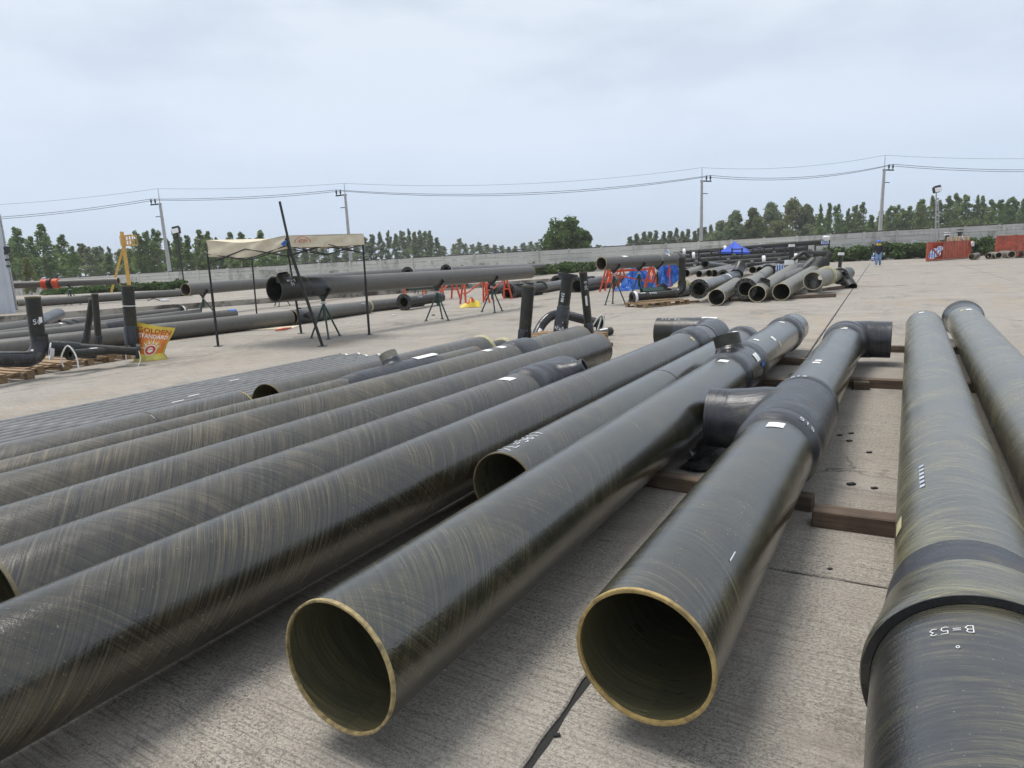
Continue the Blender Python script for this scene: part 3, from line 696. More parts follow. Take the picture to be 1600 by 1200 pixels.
# ------------------------------------------------------------------ pipe parts
class Cyl:                                    # a cylinder one can write on: a along it, phi round it
    def __init__(s, O, axis, ref, r): s.O = V(O); s.ax = V(axis).normalized(); s.ref = (V(ref) - s.ax*s.ax.dot(V(ref))).normalized(); s.b = s.ax.cross(s.ref); s.r = r
    def p(s, a, phi, dr=.002): return s.O + s.ax*a + (s.ref*math.cos(phi) + s.b*math.sin(phi))*(s.r+dr)
GLY = {'L': [[(0,1),(0,0),(.6,0)]], '=': [[(0,.62),(.6,.62)],[(0,.36),(.6,.36)]], '5': [[(.6,1),(.05,1),(.05,.58),(.4,.62),(.6,.4),(.55,.12),(.3,0),(0,.08)]], '6': [[(.5,1),(.15,.7),(0,.35),(.1,.05),(.4,0),(.6,.2),(.5,.45),(.2,.45),(.02,.3)]],
 '1': [[(.1,.75),(.3,1),(.3,0)]], '7': [[(0,1),(.6,1),(.2,0)],[(.15,.5),(.5,.5)]], 'B': [[(0,0),(0,1),(.4,1),(.55,.8),(.4,.55),(0,.52)],[(.4,.55),(.62,.28),(.4,0),(0,0)]], '3': [[(0,.9),(.3,1),(.55,.8),(.3,.55),(.6,.28),(.35,0),(0,.1)]], 'o': [[(.3,.6),(.1,.45),(.1,.15),(.3,0),(.5,.15),(.5,.45),(.3,.6)]],
 'a': [[(.5,.6),(.15,.6),(0,.3),(.15,0),(.45,.05),(.5,.6),(.55,0)]], '4': [[(.45,0),(.45,1),(0,.35),(.6,.35)]], 'D': [[(0,0),(0,1),(.4,.9),(.6,.5),(.4,.1),(0,0)]], ')': [[(0,1),(.25,.5),(0,0)]], '-': [[(0,.5),(.5,.5)]], '2': [[(0,.8),(.3,1),(.55,.75),(0,0),(.6,0)]], 'W': [[(0,1),(.15,0),(.35,.7),(.55,0),(.7,1)]], 'T': [[(0,1),(.6,1)],[(.3,1),(.3,0)]], 'E': [[(.6,1),(0,1),(0,0),(.6,0)],[(0,.5),(.45,.5)]], 'S': [[(.6,.9),(.3,1),(.05,.8),(.55,.3),(.3,0),(0,.1)]], '0': [[(.3,1),(0,.7),(0,.3),(.3,0),(.6,.3),(.6,.7),(.3,1)]], '*': [[(.2,.5),(.4,.6),(.2,.7)]]}
def chalk(parent, cyl, text, a0, phi0, d, u, h, wd=.007, adv=.85, mat='chalk', name='chalk_mark'):
    # d,u = (along, round) unit directions of the writing and of its upright
    m = MB(); x0 = 0.0
    def pt(x, y):
        da = x*d[0]+y*u[0]; dp = (x*d[1]+y*u[1])/cyl.r; return cyl.p(a0+da, phi0+dp, .0022)
    for ch in text:
        for st in GLY.get(ch, []):
            pts = []
            for i in range(len(st)-1):
                for q in range(3): f = q/3; pts.append((st[i][0]+(st[i+1][0]-st[i][0])*f, st[i][1]+(st[i+1][1]-st[i][1])*f))
            pts.append(st[-1])
            for i in range(len(pts)-1):
                (xa, ya), (xb, yb) = pts[i], pts[i+1]; xa, xb = xa*h*.8+x0, xb*h*.8+x0; ya, yb = ya*h, yb*h
                l = math.hypot(xb-xa, yb-ya) or 1; nx, ny = -(yb-ya)/l*wd/2, (xb-xa)/l*wd/2; ex, ey = (xb-xa)/l*wd*.3, (yb-ya)/l*wd*.3
                m.quad(pt(xa-nx-ex, ya-ny-ey), pt(xb-nx+ex, yb-ny+ey), pt(xb+nx+ex, yb+ny+ey), pt(xa+nx-ex, ya+ny-ey))
        x0 += h*adv
    return m.build(name, MT[mat], parent, smooth=False)
def paper(parent, cyl, a0, a1, p0, p1, mat='paper', name='paper_label', skew=0.0, dr=.003):
    m = MB(); n = 5
    for i in range(n):
        for j in range(n):
            q = []
            for (di, dj) in ((0, 0), (1, 0), (1, 1), (0, 1)):
                fa, fp = (i+di)/n, (j+dj)/n
                q.append(cyl.p(a0+(a1-a0)*fa+skew*fp, p0+(p1-p0)*fp, dr + .004*max(0, fa-.8)))
            m.quad(*q)
    return m.build(name, MT[mat], parent)
def wrap(parent, pts, radii, mat='resin', name='joint_wrap', seg=56):
    return MB().tube(pts, radii, seg).build(name, MT[mat], parent)
def edge_ring(parent, c, axis, r, wall, mat='edge', seg=64):
    m = MB(); a = V(axis).normalized(); c = V(c)
    n = seg; t, x, y = frame_of(a)
    k = 0
    rings = []
    for (off, rad) in ((.012, r+.0012), (-.002, r+.0008), (-.003, r-.002), (-.003, r-wall+.001), (-.002, r-wall-.001), (.010, r-wall-.0012)):
        st = len(m.v); rings.append(st)
        for j in range(n):
            an = 2*math.pi*j/n; wob = 1 + .0012*math.sin(7*an)+.001*math.sin(17*an)
            m.v.append(c + a*(off) + (x*math.cos(an)+y*math.sin(an))*rad*(wob if rad > r-.001 else 1))
    for i in range(len(rings)-1):
        for j in range(n):
            j2 = (j+1) % n; m.face((rings[i]+j, rings[i]+j2, rings[i+1]+j2, rings[i+1]+j), [(j*.02, i*.01)]*4)
    return m.build('cut_edge', MT[mat], parent)
def near_pipe(label, u, s0, s1, r=.2275, z=None, mat='gloss', wall=.011, group='large laminated pipes laid side by side in the foreground', name='laminated_pipe', edge='edge', seg=80, s_body=None):
    z = r+.10 if z is None else z
    t = thing(name, label, 'pipe', W(s0, u, 0), group)
    n = max(2, int((s1-s0)/1.0)); b1 = s_body or s1
    MB().tube([W(s0+(b1-s0)*i/n, u, z) for i in range(n+1)], r, seg, wall=wall, mi=1).build('pipe_wall', [MT[mat], MT['inner']], t)
    edge_ring(t, W(s0, u, z), AX, r, wall, edge, seg)
    if not s_body: edge_ring(t, W(s1, u, z), -AX, r, wall, edge, seg)
    t['_'] = 0; del t['_']
    return t, Cyl(W(0, u, z), AX, UP, r)
def band(t, u, z, s0, s1, r, lift=.02, mat='resin', name='joint_wrap', ramp=.04):
    return wrap(t, [W(s0, u, z), W(s0+ramp, u, z), W(s0+ramp*2, u, z), W(s1-ramp*2, u, z), W(s1-ramp, u, z), W(s1, u, z)], [r-.001, r+lift*.6, r+lift, r+lift, r+lift*.6, r-.001], mat, name)
def arc(c, a, b, rad, a0, a1, n=12): return [V(c) + V(a)*rad*math.cos(a0+(a1-a0)*i/n) + V(b)*rad*math.sin(a0+(a1-a0)*i/n) for i in range(n+1)]
RR, ZZ = .2275, .3275
# --- pipe with the horizontal branch, second open end from the right
uB, sB = -.655, 1.86
tB, cB = near_pipe('open pipe with ochre rim and big black side branch, nearest open end right of centre', uB, sB, 9.72, mat='gloss_b', s_body=9.74)
sb = 5.0
m = MB(); m.tube([W(sb-.56, uB, ZZ), W(sb-.42, uB, ZZ), W(sb+.42, uB, ZZ), W(sb+.56, uB, ZZ)], [.245, .262, .262, .245], 64, caps='ab')
m.tube([W(sb+.08, uB, ZZ), W(sb+.08, uB-.20, ZZ), W(sb+.08, uB-.34, ZZ), W(sb+.08, uB-.46, ZZ)], [.255, .255, .235, .226], 56, caps='ab')
fuse(m.build('tee_body', MT['resin_p'], tB), .016, 10, MT['resin_p'])
m = MB(); m.tube([W(sb+.08, uB-.40, ZZ), W(sb+.08, uB-.585, ZZ)], [.224, .224], 56, wall=.02, rim='b', ref=(0, 0, -1)); m.build('branch_stub', MT['resin'], tB)
band(tB, uB, ZZ, sb-.76, sb-.50, RR, .028); band(tB, uB, ZZ, sb+.50, sb+.72, RR, .028)
paper(tB, cB, 4.02, 4.13, -.05, .34, skew=.05); paper(tB, cB, 6.42, 6.50, -.15, .12); paper(tB, cB, 6.56, 6.62, -.12, .12)
cw = Cyl(W(0, uB, ZZ), AX, UP, RR+.03); chalk(tB, cw, '515', sb-.68, .55, (0, 1), (1, 0), .05); chalk(tB, cw, '515', sb+.56, -.35, (0, 1), (1, 0), .05)
paper(tB, cB, 2.32, 2.40, .78, .80, 'white', 'scratch_mark')
sE = 10.02
pts = [W(9.70, uB, ZZ), W(9.74, uB, ZZ)] + arc(W(sE-.28, uB+.28, ZZ), -SD, AX, .28, 0, math.pi/2, 10) + [W(sE, uB+.30, ZZ), W(sE, -.14, ZZ)]
m = MB(); m.tube(pts, [.235]*2+[.243]*11+[.238, .236], 56, wall=.02, rim='b'); m.build('elbow', MT['resin'], tB)
band(tB, uB, ZZ, 9.38, 9.74, RR, .03); band(tB, uB, ZZ, 9.62, 9.86, RR+.012, .03)
paper(tB, cB, 9.18, 9.24, -.1, .2); paper(tB, cB, 9.28, 9.33, .0, .22)
# --- pipe with the slanting nozzle, nearest open end left of centre
uA, sA = -1.497, 1.385
tA, cA = near_pipe('open pipe with thin tan rim and short slanted nozzle, left of the branch pipe', uA, sA, 11.2, mat='gloss', wall=.0065, edge='edge_tan')
s0, s1 = S_of(1122, 557), S_of(1182, 537)
sa = (s0+s1)/2
m = MB(); m.tube([W(s0+.05, uA, ZZ), W(s0+.16, uA, ZZ), W(s1-.16, uA, ZZ), W(s1-.05, uA, ZZ)], [.235, .250, .250, .235], 64, caps='ab')
nb = W(s0+.52, uA, ZZ); nd = (UP*.93 - SD*.30 + AX*.20).normalized()
m.tube([nb, nb+nd*.235, nb+nd*.275], [.165, .150, .136], 40, caps='ab')
fuse(m.build('saddle_body', MT['resin_blk'], tA), .016, 8, MT['resin_blk'])
m = MB(); m.tube([nb+nd*.24, nb+nd*.385], .135, 48, wall=.016, rim='b', ref=(1, 0, 0)); m.build('nozzle', MT['black'], tA)
band(tA, uA, ZZ, s0-.02, s0+.16, RR, .026); band(tA, uA, ZZ, s1-.32, s1+.06, RR, .030)
paper(tA, cA, s0-.32, s0-.20, .05, .38, skew=.06); paper(tA, Cyl(W(0, uA, ZZ), AX, UP, .252), s1-.52, s1-.36, .75, 1.12)
paper(tA, cA, s1+.32, s1+.40, .1, .35); paper(tA, cA, s1+.85, s1+.95, .55, .85); paper(tA, cA, s1+.95, s1+1.05, 1.0, 1.3, 'tape_y', 'tape_label')
paper(tA, Cyl(W(0, uA, ZZ), AX, UP, .252), s0+.62, s0+.80, 1.25, 1.42, 'white_blue', 'sticker')
c0, c1 = S_of(1228, 499), S_of(1246, 490)
band(tA, uA, ZZ, c0-.1, c0+.22, RR, .03); band(tA, uA, ZZ, c0+.20, c0+.40, RR, .02)
paper(tA, cA, c0-.42, c0-.34, .0, .3)
# --- pipe marked L=5617
rC = .2
uC = -1.935
tC, cC = near_pipe('open pipe chalk-marked L=5617 lying tight behind the nozzle pipe', uC, S_px(834, uC+rC, rC+.1), 9.85, r=rC, mat='gloss', wall=.006, edge='edge_dark')
chalk(tC, cC, ')L=5617', S_px(834, uC+rC, rC+.1)+.06, .12, (1, 0), (0, -1), .085, .006, .75)
zC = rC+.10
band(tC, uC, zC, 9.40, 9.70, rC, .03)
paper(tC, cC, 8.75, 8.83, -.1, .2); paper(tC, cC, 9.1, 9.18, -.1, .25); band(tC, uC, zC, 6.02, 6.06, rC, .002, 'black', 'seam', .008)
# --- long pipe with the elbow turned left
uD = -2.44
tD, cD = near_pipe('long dark glossy pipe running out of the lower left corner, with far elbow turned left', uD, -2.2, 9.2, mat='gloss_k', s_body=9.5)
sl_ = 10.35
pts = [W(9.4, uD, ZZ), W(9.5, uD, ZZ)] + arc(W(sl_-.3, uD-.3, ZZ), SD, AX, .3, 0, math.pi/2, 10) + [W(sl_, uD-.32, ZZ), W(sl_, uD-.62, ZZ)]
m = MB(); m.tube(pts, [.232]*2+[.243]*11+[.24, .234], 56); m.build('elbow', MT['resin'], tD)
m = MB(); m.tube([W(sl_, uD-.60, ZZ), W(sl_, -3.36, ZZ)], .231, 56, wall=.014, rim='b'); m.build('elbow_leg', MT['black'], tD)
band(tD, uD, ZZ, S_of(1092, 520), S_of(1092, 520)+.55, RR, .03)
cl = Cyl(W(sl_, uD, ZZ), -SD, UP, .233); chalk(tD, cl, 'S15-E12', .50, -.15, (1, 0), (0, -1), .06, .006)
paper(tD, Cyl(W(sl_, uD, ZZ), -SD, UP, .245), .0, .22, -.3, .1); paper(tD, cD, 8.35, 8.43, .62, .9, 'tape_y', 'tape_label')
paper(tD, cD, 2.75, 2.80, -.62, -.52, 'white', 'scrap')
# --- pipe with the reduced upturned branch
uG = -2.99
tG, cG = near_pipe('pipe with open end at left edge and bulging black wye branch at far end', uG, S_px(39, uG+RR, ZZ), 5.5, mat='dull', s_body=5.6, wall=.006, edge='edge_dark')
eb = V(Pd(915, 574, 1)) - CAM; k_ = (-2.60)/eb.dot(SD); eP = CAM + eb*k_
m = MB(); m.tube([W(5.42, uG, ZZ), W(5.6, uG, ZZ), W(6.2, uG, ZZ), W(6.35, uG, ZZ)], [.24, .262, .25, .18], 64, caps='ab')
st_ = W(5.75, uG+.02, ZZ+.02); bd = (eP-st_)
m.tube([st_, st_+bd*.35, st_+bd*.75, st_+bd*.95], [.235, .19, .115, .09], 48, caps='ab')
fuse(m.build('wye_body', MT['resin_p'], tG), .016, 14, MT['resin_p'])
m = MB(); m.tube([st_+bd*.8, eP], .092, 48, wall=.014, rim='b'); m.build('branch_stub', MT['resin'], tG)
band(tG, uG, ZZ, 5.26, 5.56, RR, .03); paper(tG, cG, 4.88, 5.0, -.05, .35, skew=.06)
chalk(tG, Cyl(W(0, uG, ZZ), AX, UP, .27), 'W3', 5.95, .9, (1, 0), (0, -1), .08)
# --- more pipes further left
uH = -3.53
tH, cH = near_pipe('long dull pipe between the wye pipe and the double labelled pipe, cut plain', uH, -1.6, S_of(938, 527, .5), mat='dull')
uI = -4.15
tI, cI = near_pipe('brownish pipe with two white labels and a grey double wrap near its far end', uI, -1.4, 9.1, mat='dull_y')
si = S_of(805, 536)
band(tI, uI, ZZ, si-.1, si+.42, RR, .026); paper(tI, cI, si-.42, si-.30, .0, .35, skew=.04); paper(tI, cI, si-.72, si-.6, .0, .3, skew=.04)
rK = .155; uK = -4.56; zK = zt(600, 574.5, uK, rK)
tK, cK = near_pipe('narrower pipe wedged low between large ones, with slanted nozzle and white paper on top', uK, -1.3, 6.9, r=rK, z=zK, mat='dull_y')
sk = S_of(612, 572, zK+rK)
m = MB(); m.tube([W(sk-.75, uK, zK), W(sk-.5, uK, zK), W(sk+.55, uK, zK), W(sk+.8, uK, zK)], [rK+.004, rK+.028, rK+.028, rK+.004], 48, caps='ab')
kd = (UP*.8 - SD*.5 + AX*.1).normalized(); kb_ = W(sk+.1, uK, zK)
m.tube([kb_, kb_+kd*.24], [.12, .10], 32, caps='ab'); fuse(m.build('saddle_body', MT['resin_p'], tK), .014, 8, MT['resin_p'])
m = MB(); m.tube([kb_+kd*.18, kb_+kd*.31], .096, 40, wall=.012, rim='b', ref=(1, 0, 0)); m.build('nozzle', MT['tan'], tK)
paper(tK, Cyl(W(0, uK, zK), AX, UP, rK+.03), sk+.35, sk+.72, -.35, .35)
uJ = -4.965
tJ, cJ = near_pipe('open black mouth facing us beside the thin pipes, two pale rings at far end', uJ, S_px(447, uJ+RR, ZZ), S_of(768, 526, .55), mat='dull', wall=.006, edge='edge_dark')
sj = S_of(768, 526, .55)
m = MB(); m.tube([W(sj-.3, uJ, .28), W(sj+.62, uJ, .28)], .165, 48, wall=.012, rim='b'); m.build('spigot', MT['black'], tJ)
band(tJ, uJ, ZZ, sj-.05, sj+.03, RR, .012, 'tape_y', 'tape_ring', .01); band(tJ, uJ, .28, sj+.50, sj+.60, .165, .02, 'tape_y', 'tape_ring', .01)
ta, ca = near_pipe('outermost large greyish pipe beside the thin ones, stopping at the open black mouth', -4.90, -1.2, S_px(404, -4.90+RR*.9, ZZ), mat='dull')
band(ta, -4.90, ZZ, 2.9, 2.925, RR, .003, 'black', 'seam', .006)
# --- thin pipes on the ground
p0 = None
u_in = U_of(0, 690, .15); u_out = U_of(0, 645, .15)
NTH = 11
thin_proto = None
for i in range(NTH):
    u = -6.62 + (-8.05+6.62)*i/(NTH-1); f_ = i/(NTH-1); e = S_of(618-100*f_, 553-4*f_, .16) + R.uniform(-.12, .12)
    s_start = -1.2 - .1*i
    lab = ORDS[i] + ' thin grey pipe of the flat bundle counting outwards from the large pipes'
    t = thing('thin_pipe', lab, 'pipe', W(s_start, u, 0), 'thin grey pipes in the flat bundle')
    MB().tube([W(s_start, u, .105), W(e, u, .105)], .046, 20, wall=.006, rim='a').build('pipe_wall', MT['thin'], t)
    m = MB(); m.tube([W(e-.05, u, .105), W(e, u, .105), W(e+.008, u, .105)], [.048, .048, .036], 20, caps='b'); m.build('end_cap', MT['white'] if i % 3 != 1 else MT['tape_y'], t)
    if i in (3, 4, 7):
        paper(t, Cyl(W(0, u, .105), AX, UP, .046), 3.6+.3*i, 3.75+.3*i, -.3, .3, name='print_line')
# --- socket pipe at the right
uE = .247
zE = .34
lip = S_of(1490, 935, .62)
tE = thing('laminated_pipe', 'yellowish pipe with stepped socket coming towards the lower right corner, marked B=53', 'pipe', W(lip, uE, 0), 'large laminated pipes laid side by side in the foreground')
sEc = S_of(1480, 840, .58)
MB().tube([W(11.55 + (sEc-11.55)*i/9, uE, zE) for i in range(10)], .2345, 80, wall=.012, rim='a').build('pipe_wall', MT['glossy_y'], tE)
wrap(tE, [W(sEc+.02, uE, zE), W(sEc, uE, zE), W(sEc-.04, uE, zE), W(sEc-.16, uE, zE), W(sEc-.21, uE, zE)], [.233, .244, .250, .258, .262], 'resin')
MB().tube([W(sEc-.21, uE, zE), W(lip+.16, uE, zE), W(lip+.09, uE, zE), W(lip+.04, uE, zE), W(lip+.012, uE, zE), W(lip, uE, zE)], [.262, .285, .299, .306, .307, .302], 80, wall=.05, inner_r=[.21, .24, .26, .282, .282, .282]).build('socket', MT['glossy_y'], tE)
m = MB(); m.ring(W(lip-.003, uE, zE), AX, .303, .28, .03, 80); m.build('socket_face', MT['resin_blk'], tE)
MB().tube([W(lip+.14, uE, zE), W(lip-.25, uE, zE), W(lip-.5, uE, zE), W(.2, uE, zE)], [.278, .278, .272, .270], 80, wall=.014, rim='b').build('spigot', MT['spig'], tE)
cE = Cyl(W(0, uE, zE), AX, UP, .278)
phB = math.asin(max(-.95, min(.95, (U_of(1522, 1000, .6)-uE)/.278))); sBt = S_of(1510, 984, .6)
chalk(tE, cE, 'B=53', sBt, phB, (0, -1), (-1, 0), .034, .0024, .8)
chalk(tE, cE, 'o', S_of(1490, 1010, .6), math.asin((U_of(1500, 1010, .6)-uE)/.278), (0, -1), (-1, 0), .020, .0022)
cE2 = Cyl(W(0, uE, zE), AX, UP, .2345)
for i in range(6): paper(tE, cE2, 3.30+.06*i, 3.33+.06*i, -.69, -.60, 'print_pale', 'printed_mark')
paper(tE, cE2, 3.0, 3.14, -1.32, -1.12, 'tape_y', 'tape_label'); paper(tE, cE2, 11.2, 11.3, -.35, -.1)
edge_ring(tE, W(11.55, uE, zE), -AX, .2345, .012)
# --- rightmost pipe
uF = .79
tF, cF = near_pipe('rightmost foreground pipe running off the right edge, dark flared ring at far end', uF, .8, 12.85, r=.2345, mat='glossy_y', z=.3345)
wrap(tF, [W(12.35, uF, .3345), W(12.45, uF, .3345), W(12.75, uF, .3345), W(12.80, uF, .3345), W(12.9, uF, .3345)], [.233, .25, .262, .285, .285], 'resin_blk', 'end_ring')
paper(tF, cF, 11.7, 11.85, -.15, .15); paper(tF, cF, 11.7, 11.85, -.45, -.25, 'tape_y', 'tape_label')
# --- dunnage timbers
def timber(label, A, B, wd=.10, ht=.095, mat='wood', z0=.0):
    m = MB(); d = (B-A); n = 6; A = V(A); B = V(B)
    m.beam(A+UP*(z0+ht/2), B+UP*(z0+ht/2), wd, ht, bevel=.006)
    o = m.build('timber', MT[mat], None, smooth=False); return tag(o, label, 'timber', 'dunnage timbers under the foreground pipes')
def sl(s, ua, ub, skew=0): return W(s, ua), W(s+skew, ub)
timber('brown timber under the branch pipe, its left end showing between two open mouths', *sl(4.38, -2.3, -.42, -.12))
timber('thick dark timber with clean cut end between the branch pipe and the socket pipe', *sl(4.05, -.40, 1.7, .05), .13, .10)
timber('rough pale timber lying under the left pipes near their middle', *sl(4.6, -7.2, -2.25, .1))
timber('weathered split timber seen between the far halves of the branch pipe and socket pipe', *sl(8.35, -.78, 1.6, .05), .12, .10)
timber('timber end under the far half of the nozzle pipe beside the branch tee', *sl(8.15, -2.1, -.95), .12, .09)
timber('short timber under the nozzle pipe just before its far wrap', *sl(9.75, -2.6, -1.0), .11, .09)
timber('broken timber stub wedged beside the weathered split timber', *sl(8.2, -.46, -.30, .03), .10, .09)
for s_, a_, b_, l_ in ((-.4, -5.4, -1.8, 'timber under the near halves of the left pipes, outside the frame'), (7.4, -5.4, -3.3, 'timber under the far ends of the left pipes'), (11.2, -.2, 1.2, 'timber under the far ends of the two right pipes')):
    timber(l_, *sl(s_, a_, b_))
for s_, l_ in ((.3, 'thin batten under the near part of the thin pipe bundle'), (4.6, 'thin batten under the far part of the thin pipe bundle')):
    timber(l_, *sl(s_, -8.2, -6.5), .06, .045)
m = MB()
for i in range(26):
    a = mnoise.noise(V((i*.7, 0, 0)))*.05
pts = []
rr = random.Random(5)
A_, B_ = W(4.9, -1.2), W(4.45, -.95)
k = 0
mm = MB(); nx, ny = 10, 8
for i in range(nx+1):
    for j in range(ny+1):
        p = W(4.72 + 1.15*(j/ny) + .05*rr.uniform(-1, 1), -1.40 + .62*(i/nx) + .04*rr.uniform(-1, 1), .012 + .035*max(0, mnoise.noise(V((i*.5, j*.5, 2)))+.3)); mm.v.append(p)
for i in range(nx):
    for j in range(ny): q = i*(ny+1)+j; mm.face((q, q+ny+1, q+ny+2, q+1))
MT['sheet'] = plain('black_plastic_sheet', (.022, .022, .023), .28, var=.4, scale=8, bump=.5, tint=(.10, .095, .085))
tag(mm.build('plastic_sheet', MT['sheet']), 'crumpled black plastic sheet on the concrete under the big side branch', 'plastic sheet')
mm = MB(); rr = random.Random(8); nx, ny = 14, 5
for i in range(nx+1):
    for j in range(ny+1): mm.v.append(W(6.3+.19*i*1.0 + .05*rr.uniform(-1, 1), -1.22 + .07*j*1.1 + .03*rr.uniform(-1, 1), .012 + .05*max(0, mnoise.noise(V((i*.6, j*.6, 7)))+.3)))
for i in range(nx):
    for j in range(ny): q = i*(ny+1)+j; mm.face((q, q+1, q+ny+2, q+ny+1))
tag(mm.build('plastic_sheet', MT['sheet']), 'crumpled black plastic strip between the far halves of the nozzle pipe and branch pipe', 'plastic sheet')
# ------------------------------------------------------------------ pipes further away
def vec_xy(p): return V((p.x, p.y, 0))
def lay(name, label, pa, pb, r, mat='grey', group=None, gap=.0, z0=0.0, seg=24, wall=.012, rim='ab', edge='edge_pale', cat='pipe', length=None, parts=()):
    """pipe resting on the ground: photo pixels of the ground contact at its near and far end"""
    A, B = G(*pa, z0+gap), G(*pb, z0+gap)
    if length: B = A + (B-A).normalized()*length
    A = vec_xy(A)+UP*(z0+gap+r); B = vec_xy(B)+UP*(z0+gap+r)
    return run(name, label, A, B, r, mat, group, seg, wall, edge if edge != 'edge_pale' or mat == 'tan' else 'edge_dark', cat)
def run(name, label, A, B, r, mat='grey', group=None, seg=24, wall=.012, edge='edge_pale', cat='pipe'):
    if edge in ('edge_pale', 'edge') and mat != 'tan': edge = 'edge_tan' if edge == 'edge_pale' and mat == 'grey' else 'edge_dark'
    t = thing(name, label, cat, (A.x, A.y, A.z-r), group)
    n = max(1, int((B-A).length/2))
    MB().tube([A.lerp(B, i/n) for i in range(n+1)], r, seg, wall=wall).build('pipe_wall', MT[mat], t)
    for P, d in ((A, (B-A)), (B, (A-B))):
        m = MB(); d = d.normalized(); m.ring(P-d*.004, d, r+.003, r-wall-.002, .02, seg); m.build('cut_edge', MT[edge], t)
    ax = (B-A).normalized(); c = Cyl(A, ax, UP if abs(ax.z) < .9 else V((0, -1, 0)), r); c.t = t; c.B = B; c.len = (B-A).length
    return c
def flange(c, a, ro, th=.05, mat='flange', bolts=12, name='flange', sgn=1):
    P = c.O + c.ax*a
    m = MB(); m.tube([P, P, P+c.ax*th, P+c.ax*th], [c.r-.005, ro, ro, c.r-.005], 32)
    m.build(name, MT[mat], c.t)
    h = MB()
    for i in range(bolts):
        an = 2*math.pi*i/bolts; q = P + (c.ref*math.cos(an)+c.b*math.sin(an))*((ro+c.r)/2) - c.ax*.003
        h.tube([q, q+c.ax*.004], .014, 6, caps='ab')
    h.build('bolt_holes', MT['hole'], c.t)['kind'] = 'stuff'
def cuff(c, a0, a1, lift=.012, mat='resin', name='joint_wrap'):
    m = MB(); e = (a1-a0)*.12
    m.tube([c.O+c.ax*x for x in (a0, a0+e, a1-e, a1)], [c.r-.002, c.r+lift, c.r+lift, c.r-.002], 32); m.build(name, MT[mat], c.t)
def stub(c, a, d, l, r, mat='black', name='nozzle', rim_out=0, wall=.012):
    P = c.O + c.ax*a; d = V(d).normalized()
    m = MB(); m.tube([P+d*c.r*.6, P+d*(c.r+l)], r, 24, wall=wall, rim='b', ref=c.ax); m.build(name, MT[mat], c.t)
    m = MB(); m.tube([P+d*c.r*.7, P+d*(c.r+.02), P+d*(c.r+l*.5)], [r+.05, r+.03, r+.004], 24, ref=c.ax); m.build('nozzle_wrap', MT['resin_p'], c.t)
    if rim_out: m = MB(); m.ring(P+d*(c.r+l-.04), d, r+rim_out, r-.004, .04, 24); m.build('nozzle_flange', MT['flange'], c.t)
def elev(name, label, pa, da, pb, db, r, mat='grey', group=None, **k): return run(name, label, Pd(*pa, da), Pd(*pb, db), r, mat, group, **k)
def smooth_path(p, k=5):
    p = [V(q) for q in p]; o = []
    for i in range(len(p)-1):
        a, b, c_, d = p[max(i-1, 0)], p[i], p[i+1], p[min(i+2, len(p)-1)]
        for q in range(k): f = q/k; o.append(.5*((2*b)+(c_-a)*f+(2*a-5*b+4*c_-d)*f*f+(3*b-a-3*c_+d)*f**3))
    return o + [p[-1]]
# ---- adjustable pipe stands and trestles
def pipe_stand(P, h, label, rz=0.0, ax=None, vh=.30, group='green tripod pipe stands', spread=.36):
    """tripod with telescopic post and V head; h = height of the bottom of the V"""
    t = thing('pipe_stand', label, 'pipe stand', P, group); P = V(P)
    m = MB(); m.bar(P+UP*h*.45, P+UP*h*.86, .035, 12); m.build('post', MT['steel_g'], t)
    m = MB(); m.bar(P+UP*h*.84, P+UP*(h-.03), .020, 10); m.tube([P+UP*(h*.86), P+UP*(h*.86+.03)], .06, 10, caps='ab'); m.build('screw', MT['alu'], t)
    for k in range(3):
        a = rz + k*2.094; d = V((math.cos(a), math.sin(a), 0)); m = MB()
        m.bar(P+UP*h*.80+d*.03, P+d*spread+UP*.02, .021, 8); m.tube([P+d*spread, P+d*spread+UP*.015], .05, 8, caps='ab'); m.build('leg', MT['steel_g'], t)
    ax = V((1, 0, 0)) if ax is None else V(ax); sdv = ax.cross(UP).normalized()
    for sg in (-1, 1):
        m = MB(); m.beam(P+UP*(h-.02), P+UP*(h+vh*.85)+sdv*(sg*vh), .08, .035, up=ax, bevel=.004); m.build('head_arm', MT['steel_k' if sg > 0 else 'steel_g'], t, smooth=False)
    m = MB(); m.tube([P+UP*(h-.06), P+UP*(h-.02)], .05, 10, caps='ab'); m.build('head_plate', MT['steel_k'], t)
    return t
def hold(c, f, label, rz=.5, z0=0.0, sp=.36, vh=None):
    P = c.O.lerp(c.B, f); vh = vh or c.r*1.25
    return pipe_stand((P.x, P.y, z0), P.z - c.r*1.30 - z0, label, rz, c.ax, vh, spread=sp)
def trestle(P, rz, label, w=.9, h=.85, d=.55, group='orange steel trestles'):
    t = thing('trestle', label, 'trestle', P, group); P = V(P)
    x = V((math.cos(rz), math.sin(rz), 0)); y = V((-x.y, x.x, 0))
    m = MB(); m.beam(P+UP*h-x*w/2, P+UP*h+x*w/2, .09, .09, bevel=.006); m.build('top_beam', MT['orange'], t, smooth=False)
    for sx in (-1, 1):
        for sy in (-1, 1):
            m = MB(); m.beam(P+x*(sx*w*.40)+y*(sy*.04)+UP*(h-.05), P+x*(sx*w*.48)+y*(sy*d/2), .07, .05, up=x, bevel=.004); m.build('leg', MT['orange'], t, smooth=False)
        m = MB(); m.beam(P+x*(sx*w*.44)+y*(d*.26)+UP*h*.42, P+x*(sx*w*.44)-y*(d*.26)+UP*h*.42, .05, .05); m.build('rung', MT['orange'], t, smooth=False)
    m = MB(); m.beam(P-x*w*.42+UP*h*.35, P+x*w*.38+UP*h*.85, .04, .04); m.build('brace', MT['orange'], t, smooth=False)
    return t
